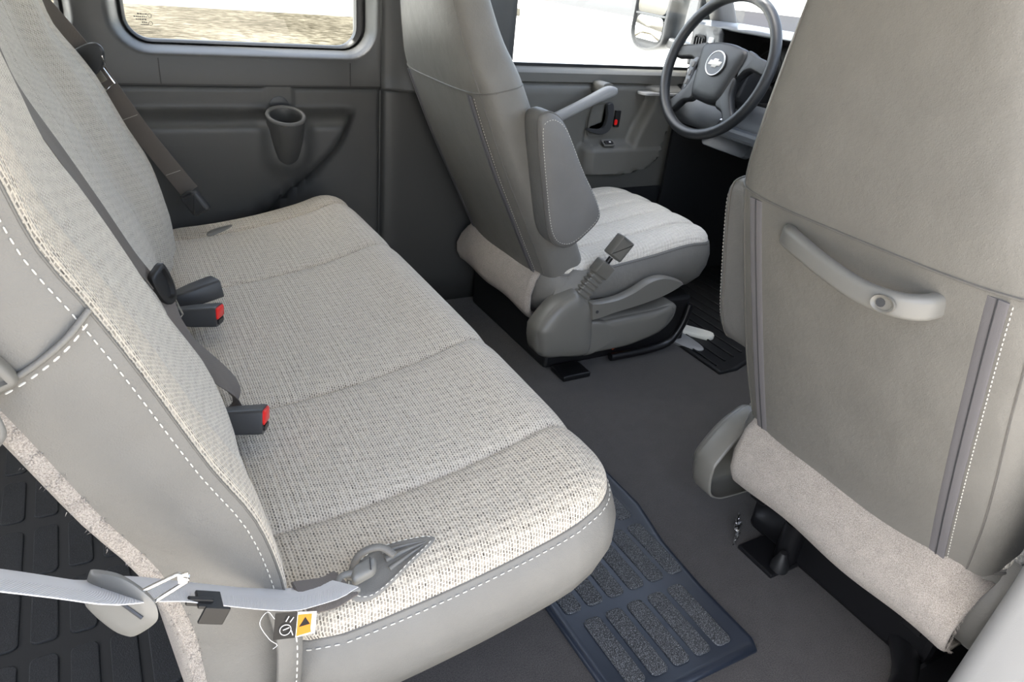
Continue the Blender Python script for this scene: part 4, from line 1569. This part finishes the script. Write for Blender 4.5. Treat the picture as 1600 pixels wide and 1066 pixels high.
    puck('boot_collar', rrect(.040, .052, .005, 3), [(.002, -.016), (0, -.013), (0, .012), (.003, .016)], bf(p1 + dv * .012), 'seatgrey', bt, smooth_out=False)
    tube('buckle_stem', [p1 + dv * .02, p1 + dv * .05], .007, 'black_metal', bt, 8)
    puck('buckle', rrect(.060, .050, .004, 3), [(.002, -.014), (0, -.011), (0, .012), (.003, .016), (.006, .016)], bf(p1 + dv * .082), 'seatgrey', t, smooth_out=False)

    # folded-up inboard armrest
    AR = [(.305, .699), (.316, .71), (.336, .712), (.365, .695), (.391, .659), (.436, .585), (.474, .531), (.503, .484), (.509, .457), (.489, .43), (.439, .392), (.401, .392), (.375, .414), (.356, .46), (.329, .568), (.308, .662)]
    dxa = TX[2] - .262
    yb_ = cy + s * (.252 if s > 0 else .238)
    arf = lambda u, v, w: (u + dxa, yb_ + s * w, v + .003)
    ar = puck('armrest', AR, [(('s', .94), 0), (('s', .99), .006), (('s', 1), .015), (('s', 1), .056), (('s', .985), .066), (('s', .95), .073), (('s', .88), .077), (('s', .6), .079), (('s', .3), .080)], arf, 'leather_dark', t, 80)
    Oa = smooth_path(AR, 120, True)
    ca = Oa.mean(0)
    e_ = [arf(*(ca + (p - ca) * .905), .0765) for p in Oa]
    stitches('armrest_stitching', e_ + e_[:1], 'stitch', ar, .004, .003, .0007)
    e_ = [arf(*(ca + (p - ca) * .995), .064) for p in Oa]
    V, F = tube_geo(e_ + e_[:1], .0016, 6, False)
    mesh('armrest_welt', V, F, 'piping', ar)

    # black riser under the seat
    ps = slab('riser', .50 + X, .96 + X, cy - .20, cy + .20, .0, .10, 'black_metal', t, bev=.012)
    for bb in (-.17, .17):
        slab('slide_rail', .46 + X, .98 + X, cy + bb - .018, cy + bb + .018, .098, .15, 'black_metal', ps, bev=.004)
    return t, ps, rear, sec


DRV = [(.255, .420, .235, .17), (.40, .345, .245, .165), (.56, .262, .243, .160), (.74, .182, .236, .150), (.82, .160, .205, .130), (.92, .140, .170, .115), (1.02, .118, .140, .105), (1.10, .100, .115, .095)]
PAS = [(.262, .452, .235, .17), (.40, .397, .245, .165), (.56, .336, .243, .160), (.73, .276, .236, .150), (.82, .250, .205, .130), (.92, .232, .172, .115), (1.02, .212, .135, .105), (1.10, .195, .105, .095)]
drv, drv_riser, _, _ = front_seat(1.130, -1, DRV, 'grey leather driver seat with pale cloth cushion, behind the steering wheel', .0)
pas, pas_riser, prear, psec = front_seat(-.005, 1, PAS, 'grey leather front passenger seat with grab handle on its back', .035)

# grab handle on the passenger seat back
hp = smooth_path([(.310, .108, .688), (.284, .101, .696), (.262, .070, .699), (.251, .01, .690), (.249, -.05, .682), (.256, -.095, .683), (.274, -.118, .687), (.300, -.121, .690)], 44)
V, F = [], []
pr_ = rrect(.020, .030, .008, 4)
nn = len(pr_)
P, T, N, B = frames(hp, (0, 0, 1))
for i in range(len(P)):
    f_ = i / (len(P) - 1)
    g_ = 1.12 - .18 * math.sin(math.pi * f_)
    e1_ = np.array([0, 0, 1.0]) - T[i] * T[i][2]
    e1_ /= np.linalg.norm(e1_)
    e2_ = np.cross(T[i], e1_)
    for a, b in pr_:
        V.append(P[i] + e2_ * a * g_ * .95 + e1_ * b * g_)
for i in range(len(P) - 1):
    for k in range(nn):
        F.append((i * nn + k, i * nn + (k + 1) % nn, (i + 1) * nn + (k + 1) % nn, (i + 1) * nn + k))
F += [tuple(range(nn)), tuple((len(P) - 1) * nn + k for k in range(nn))]
gh = mesh('grab_handle', V, F, 'handle', pas)
for c, nrm in (((.2435, -.087, .683), (-.97, -.20, .05)),):
    nv = np.array(nrm) / np.linalg.norm(nrm)
    ty = np.cross([0, 0, 1], nv); ty /= np.linalg.norm(ty)
    tz = np.cross(nv, ty)
    c = np.array(c) + nv * .0045
    rec_ = lathe('screw_recess', [(.0150, -.002), (.0140, .0012), (.0115, .0004), (.0095, -.0030), (0, -.0030)], c, (ty * 1.0, tz * .72, nv), 'seatgrey', gh, 20)
    lathe('screw', [(0, .001), (.0055, .0008), (.006, 0)], c + nv * -.0024 - ty * .003, (ty, tz, nv), 'charcoal', rec_, 10)

# ------------------------------------------------------------------ risers: visible brackets
slab('foot_bracket', .462, .54, .060, .150, .0, .010, 'black_metal', pas_riser, bev=.003)
tube('bracket_post', [(.525, .085, .0), (.525, .085, .10)], .022, 'black_metal', pas_riser, 10)
lathe('bolt_cap', [(.018, 0), (.017, .012), (.010, .030), (.007, .040), (0, .042)], (.492, .070, .008), (EX, EY, EZ), 'black_plastic', pas_riser, 16)
tube('edge_tube', [(.56, .05, .02), (.565, .0, .022), (.575, -.08, .022), (.565, -.13, .022), (.53, -.175, .022), (.49, -.205, .02), (.45, -.22, .02)], .022, 'black_metal', pas_riser, 10, sm=30)
slab('outer_pan', .47, 1.0, -.33, -.20, .0, .035, 'black_metal', pas_riser, bev=.01)
slab('shroud', .455, .96, .90, 1.36, .0, .16, 'black_plastic', drv_riser, bev=.01)  # added black box standing in for the dark void under the seat
slab('foot_bracket', .47, .56, .82, .89, .0, .016, 'black_metal', drv_riser, bev=.004)
tube('front_strut', [(.66, .87, .018), (.80, .868, .020), (.875, .868, .035), (.91, .866, .09), (.925, .868, .15)], .012, 'black_metal', drv_riser, 8, sm=24)
# bits under the driver's seat
wc = thing('wire_connector', 'orange and yellow wire connector under the driver seat', 'connector', (.70, .89, .03))
tube('orange_lead', [(.675, .892, .034), (.695, .886, .052), (.715, .889, .045)], .008, plain('orange_lead', (206, 86, 34), .5), wc, 8, sm=12)
tube('yellow_lead', [(.715, .889, .045), (.735, .886, .054), (.755, .890, .060)], .005, plain('yellow_lead', (200, 176, 60), .5), wc, 8, sm=10)
slab('plug', .795, .815, .905, .922, .105, .125, 'white', wc, bev=.003)
pp = puck('folded_paper', [(.995, 1.00), (1.035, .95), (1.075, .890), (1.045, .868), (1.005, .910), (.965, .965)], [(.002, .0), (0, .006), (0, .016), (.003, .020)], lambda u, v, w: (u, v, w + .001), 'paper', None, 30)
tag(pp, 'folded white paper lying on the floor ahead of the driver seat', 'paper')
gt = puck('plastic_trim_piece', [(.955, .985), (.99, .93), (.99, .842), (.965, .822), (.935, .86), (.915, .945)], [(.004, .0), (0, .004), (0, .010), (.006, .014)], lambda u, v, w: (u, v, w), 'trim_light', None, 40)
tag(gt, 'grey plastic trim piece on the floor beside the folded paper', 'trim piece')
# crinkled foil tape
fo = thing('foil_scrap', 'crinkled silver foil scrap by the passenger seat riser', 'foil', (.495, .16, 0))
rf = random.Random(5)
fp = smooth_path([(.516, .206, .022), (.505, .198, .018), (.491, .180, .012), (.476, .166, .008), (.462, .158, .007)], 14)
V, F = [], []
for i, p in enumerate(fp):
    for j, o_ in enumerate((-.008, -.003, .003, .008)):
        V.append((p[0] + o_ * 1.5 + rf.uniform(-.004, .004), p[1] + o_ * .8 + rf.uniform(-.002, .002), p[2] + rf.uniform(-.004, .005)))
for i in range(len(fp) - 1):
    for j in range(3):
        F.append((i * 4 + j, i * 4 + j + 1, (i + 1) * 4 + j + 1, (i + 1) * 4 + j))
o = mesh('strip', V, F, 'foil', fo, smooth=False)
o.modifiers.new('solidify', 'SOLIDIFY').thickness = .0012


# ------------------------------------------------------------------ rubber mats
def mat_sheet(name, label, outline, z, cat='floor mat', smooth_out=False, n=80, mtl='rubber'):
    t = thing(name, label, cat, (outline[0][0], outline[0][1], 0))
    puck('sheet', outline, [(0, .0005), (0, .006), (.004, .009), (.012, .009), (.016, .007)], lambda u, v, w: (u, v, w + z), mtl, t, n, smooth_out=smooth_out)
    return t


def pad_mesh(w, l, h, mtl='pad'):
    P = rrect(w, l, min(w, l) * .28, 4)
    n_ = len(P)
    V = [(a, b, 0) for a, b in P] + [(a * .98, b * .99, h * .8) for a, b in P] + [(a * .9, b * .97, h) for a, b in P]
    F = []
    for i in range(2):
        F += [(i * n_ + k, i * n_ + (k + 1) % n_, (i + 1) * n_ + (k + 1) % n_, (i + 1) * n_ + k) for k in range(n_)]
    F.append(tuple(2 * n_ + k for k in range(n_)))
    me = bpy.data.meshes.new('pad')
    me.from_pydata(V, [], F)
    me.materials.append(M[mtl])
    return me


def add_pads(t, me, spots, z):
    for x, y in spots:
        o_ = bpy.data.objects.new('pad', me)
        COL.objects.link(o_)
        o_.parent = t
        o_.matrix_parent_inverse = t.matrix_world.inverted()
        o_.location = (x, y, z)


fm = mat_sheet('floor_mat', 'black rubber floor mat with gritty pads between bench and passenger seat', [(.310, -.052), (.322, -.030), (.320, .10), (.328, .22), (.352, .33), (.352, .46), (.335, .48), (.05, .48), (.025, .46), (.025, -.035), (.040, -.052)], 0.0, smooth_out=False)
me = pad_mesh(.034, .140, .003)
add_pads(fm, me, [(.082 + .0462 * k, .050) for k in range(5)], .007)
add_pads(fm, me, [(.066 + .0462 * k, .212) for k in range(6)], .007)
add_pads(fm, me, [(.066 + .0462 * k, .372) for k in range(6)], .007)
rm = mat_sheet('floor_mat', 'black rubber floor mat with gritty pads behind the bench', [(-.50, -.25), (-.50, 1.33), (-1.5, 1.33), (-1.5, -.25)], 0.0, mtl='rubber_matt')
me2 = pad_mesh(.038, .125, .003, 'pad_shaded')
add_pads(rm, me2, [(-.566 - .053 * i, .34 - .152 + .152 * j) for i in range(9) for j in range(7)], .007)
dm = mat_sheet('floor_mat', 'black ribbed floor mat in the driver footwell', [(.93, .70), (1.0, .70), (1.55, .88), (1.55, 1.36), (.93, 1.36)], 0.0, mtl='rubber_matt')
for k in range(13):
    tube('rib', [(.95 + k * .045, .735 + k * .012, .009), (.95 + k * .045, 1.34, .009)], .003, 'rubber_matt', dm, 6)

# ------------------------------------------------------------------ dashboard
da = thing('dashboard', 'grey dashboard with hooded black instrument panel behind the steering wheel', 'dashboard', (1.4, .55, .5))
DP = [(1.69, .830), (1.60, .862), (1.45, .880), (1.28, .887), (1.215, .884), (1.196, .876), (1.198, .864), (1.208, .850), (1.214, .80), (1.212, .72), (1.190, .655), (1.175, .615), (1.180, .585), (1.215, .565), (1.40, .56), (1.66, .56)]
DPs = smooth_path(DP, 60)
ysd = [-.33, -.32, -.20, 0, .2, .4, .6, .8, .88, .92, .96, 1.10, 1.22, 1.26, 1.28, 1.32, 1.36, 1.388, 1.392]
V, F = [], []
for y in ysd:
    for a, b in DPs:
        V.append((a, y, b))
n = len(DPs)
for i in range(len(ysd) - 1):
    for k in range(n - 1):
        # leave the instrument recess open
        c = np.mean([V[i * n + k], V[(i + 1) * n + k + 1]], 0)
        if .90 < c[1] < 1.27 and .69 < c[2] < .866 and c[0] < 1.24:
            continue
        F.append((i * n + k, i * n + k + 1, (i + 1) * n + k + 1, (i + 1) * n + k))
ob = mesh('dash_body', V, F, 'dash', da)
ob.modifiers.new('solidify', 'SOLIDIFY').thickness = .006
slab('instrument_recess', 1.36, 1.37, .86, 1.30, .66, .872, 'grille', da)
for yy in (.895, 1.265):
    slab('recess_side', 1.215, 1.37, yy - .005, yy + .005, .67, .872, 'dash_dark', da)
slab('recess_floor', 1.215, 1.37, .89, 1.27, .678, .688, 'dash_dark', da)
ip = puck('instrument_lens', rrect(.34, .14, .05, 6), [(0, 0), (.004, .004)], lambda u, v, w: (1.345 - w, 1.08 + u, .775 + v), 'black_plastic', da, smooth_out=False)
for yy, r_ in ((1.17, .05), (1.00, .05), (1.085, .032)):
    ring = [(1.339, yy + r_ * math.cos(a), .775 + r_ * math.sin(a)) for a in np.linspace(0, 2 * math.pi, 33)]
    V, F = tube_geo(ring, .0015, 5, False)
    mesh('dial_ring', V, F, 'charcoal', ip)
# side air vent with slats and a light switch panel
vn = puck('air_vent', rrect(.060, .062, .010, 4), [(0, 0), (0, .010), (.004, .010), (.006, .002)], lambda u, v, w: (1.214 - w, 1.358 + u * .8, .812 + v), 'grille', da, smooth_out=False)
for k in range(4):
    slab('slat', 1.199, 1.209, 1.338 + k * .0125, 1.3415 + k * .0125, .789, .835, 'charcoal', vn)
sp = puck('light_switch', rrect(.026, .060, .008, 4), [(0, 0), (0, .006), (.003, .008)], lambda u, v, w: (1.214 - w, 1.308 + u, .812 + v), 'dash', da, smooth_out=False)
for k in range(3):
    slab('switch_mark', 1.2045, 1.2065, 1.302, 1.314, .796 + k * .014, .800 + k * .014, 'white', sp)
v2 = puck('lower_vent', rrect(.050, .030, .005, 3), [(0, 0), (0, .008), (.003, .008)], lambda u, v, w: (1.212 - w, 1.362 + u, .728 + v), 'grille', da, smooth_out=False)
for k in range(3):
    slab('slat', 1.200, 1.206, 1.346 + k * .014, 1.351 + k * .014, .719, .737, 'white', v2)
slab('knee_bar', 1.150, 1.185, .30, 1.15, .575, .612, 'dash', da, bev=.012)
# ignition and column
sc_ = thing('steering_column', 'dark steering column below the steering wheel', 'steering column', (1.2, 1.13, .72))
WC = np.array([1.100, 1.128, .774])
TAU = R(17)
w1_, w2_, w3_ = np.array([0, -1, 0]), np.array([math.sin(TAU), 0, math.cos(TAU)]), np.array([-math.cos(TAU), 0, math.sin(TAU)])


def wf(u, v, w):
    return tuple(WC + w1_ * u + w2_ * v + w3_ * w)


puck('shroud', rrect(.12, .11, .03, 5), [(.02, -.045), (.004, -.05), (0, -.06), (0, -.20)], lambda u, v, w: wf(u, v - .02 + w * .05, w), 'dash_dark', sc_, smooth_out=False)
lathe('ignition_ring', [(.014, 0), (.014, .008), (.010, .010), (.008, .004), (0, .004)], wf(-.02, -.135, -.12), (w1_, w2_, w3_), 'chrome', sc_, 16)
puck('column_cover', rrect(.20, .12, .02, 4), [(.004, -.17), (0, -.165), (0, -.19)], lambda u, v, w: wf(u - .02, v - .15, w), 'dash', sc_, smooth_out=False)
tube('stalk', [wf(-.05, 0, -.075), wf(-.17, .015, -.07), wf(-.185, .016, -.068)], .006, 'black_plastic', sc_, 8)

# ------------------------------------------------------------------ steering wheel
sw_ = thing('steering_wheel', 'black four-spoke steering wheel with a bow-tie emblem on its hub', 'steering wheel', tuple(WC))
rimp = [wf(.199 * math.cos(a), .199 * math.sin(a), .022) for a in np.linspace(0, 2 * math.pi, 73)]
P = np.array(rimp)
V, F = [], []
NR = 14
for i in range(72):
    a = 2 * math.pi * i / 72
    rad = w1_ * math.cos(a) + w2_ * math.sin(a)
    for k in range(NR):
        b = 2 * math.pi * k / NR
        V.append(P[i] + rad * .0155 * math.cos(b) + w3_ * .0165 * math.sin(b))
for i in range(72):
    for k in range(NR):
        F.append((i * NR + k, i * NR + (k + 1) % NR, ((i + 1) % 72) * NR + (k + 1) % NR, ((i + 1) % 72) * NR + k))
mesh('rim', V, F, 'wheel', sw_)
HUB = [(-.092, .050), (-.05, .066), (.0, .070), (.05, .066), (.092, .050), (.080, -.02), (.062, -.085), (.04, -.100), (0, -.103), (-.04, -.100), (-.062, -.085), (-.080, -.02)]
hub = puck('hub', HUB, [(('s', .96), -.03), (('s', 1), -.02), (('s', 1), .010), (('s', .96), .018), (('s', .88), .022), (('s', .7), .025), (('s', .4), .0265), (('s', .2), .027)], wf, 'wheel', sw_, 72)
# spokes: upper pair broad, lower pair narrower
for sg in (-1, 1):
    up = [(sg * .080, .058), (sg * .130, .050), (sg * .190, .036), (sg * .190, .002), (sg * .150, .006), (sg * .120, .010), (sg * .095, -.005), (sg * .080, -.02)]
    lo = [(sg * .056, -.02), (sg * .085, -.02), (sg * .092, -.06), (sg * .115, -.095), (sg * .142, -.130), (sg * .118, -.156), (sg * .085, -.118), (sg * .050, -.10)]
    puck('spoke', up, [(.004, -.012), (0, -.006), (0, .008), (.004, .014), (.008, .015)], lambda u, v, w: wf(u, v, w + max(0, abs(u) - .1) * .06), 'wheel', sw_, 48)
    s2 = puck('spoke', lo, [(.004, -.012), (0, -.006), (0, .008), (.004, .014), (.008, .015)], lambda u, v, w: wf(u, v, w + .003), 'wheel', sw_, 48)
    if sg < 0:
        bp = puck('button_pad', [(-.085, .012), (-.105, .010), (-.112, -.02), (-.108, -.06), (-.094, -.085), (-.086, -.06), (-.090, -.02)], [(0, .0), (0, .016), (.003, .019), (.006, .019)], wf, 'dash', sw_, 40)
        for q in range(3):
            o_ = puck('button', rrect(.012, .018, .004, 3), [(0, .018), (.001, .0215), (.003, .022)], lambda u, v, w, q=q: wf(u - .098, v - .008 - q * .026, w), 'trim', bp, smooth_out=False)
# emblem
em = lathe('emblem_disc', [(.0, .0305), (.030, .0305), (.0325, .0315)], wf(0, .006, 0), (w1_, w2_, w3_), 'dash', sw_, 40)
ring = [wf(.0345 * math.cos(a), .006 + .0345 * math.sin(a), .0305) for a in np.linspace(0, 2 * math.pi, 49)]
V, F = tube_geo(ring, .0026, 8, False)
mesh('emblem_ring', V, F, 'steel', em)
BT = [(-.027, -.0065), (-.021, .0065), (-.010, .0065), (-.0065, .0125), (.0105, .0125), (.0095, .0065), (.027, .0065), (.021, -.0065), (.010, -.0065), (.0065, -.0125), (-.0105, -.0125), (-.0095, -.0065)]
puck('bow_tie', BT, [(0, .030), (0, .0328), (.0012, .0336)], lambda u, v, w: wf(u, .006 + v, w), 'white', em, smooth_out=False)

# ------------------------------------------------------------------ towing mirror outside the driver's window
mi = thing('side_mirror', 'dark grey towing mirror with two glasses outside the driver window', 'mirror', (1.27, 1.62, .75))
yawm = R(9)
m1, m2, m3 = np.array([0.0, -1, 0]), np.array([.05, 0, 1]), np.array([-1.0, 0, .05])
m1 = np.array([-math.sin(yawm), -math.cos(yawm), 0.0])
m3 = np.array([-math.cos(yawm), math.sin(yawm), .04])


def mf(u, v, w):
    return tuple(np.array([1.27, 1.690, .925]) + m1 * u + m2 * v + m3 * w)


puck('housing', [(-.120, -.130), (-.128, -.06), (-.128, .13), (-.09, .20), (.09, .20), (.122, .13), (.118, -.06), (.112, -.140), (.02, -.172), (-.07, -.170)], [(.05, -.10), (.012, -.07), (0, -.03), (0, .004), (.006, .010), (.011, .010), (.012, -.004), (('s', .85), -.004)], mf, 'charcoal', mi, 70)
g1 = puck('upper_glass', rrect(.208, .215, .030, 5), [(0, .0), (.001, .004)], lambda u, v, w: mf(u - .005, v + .058, w), 'mirror', mi, smooth_out=False)
g2 = puck('lower_glass', rrect(.196, .080, .028, 5), [(0, .0), (.001, .004), (('s', .6), .007), (('s', .3), .008)], lambda u, v, w: mf(u - .004, v - .097, w), 'mirror', mi, smooth_out=False)
puck('divider', rrect(.212, .007, .002, 2), [(0, .0), (0, .006), (.001, .008)], lambda u, v, w: mf(u - .004, v - .053, w), 'charcoal', mi, smooth_out=False)
for v_ in (-.125, .13):
    a = mf(.10, v_, -.03)
    V, F = [], []
    pth = smooth_path([a, (1.29, 1.555, .925 + v_ - .01), (1.30, 1.49, .925 + v_ - .015), (1.30, 1.448, .925 + v_ - .015)], 16)
    pr_ = rrect(.07, .036, .012, 3)
    for p in pth:
        for a_, b_ in pr_:
            V.append((p[0] + a_ * .8, p[1], p[2] + b_))
    nn = len(pr_)
    for i in range(len(pth) - 1):
        for k in range(nn):
            F.append((i * nn + k, i * nn + (k + 1) % nn, (i + 1) * nn + (k + 1) % nn, (i + 1) * nn + k))
    F += [tuple(range(nn)), tuple((len(pth) - 1) * nn + k for k in range(nn))]
    mesh('arm', V, F, 'charcoal', mi)
slab('mount_plate', 1.26, 1.36, 1.446, 1.462, .74, 1.10, 'charcoal', mi, bev=.006)
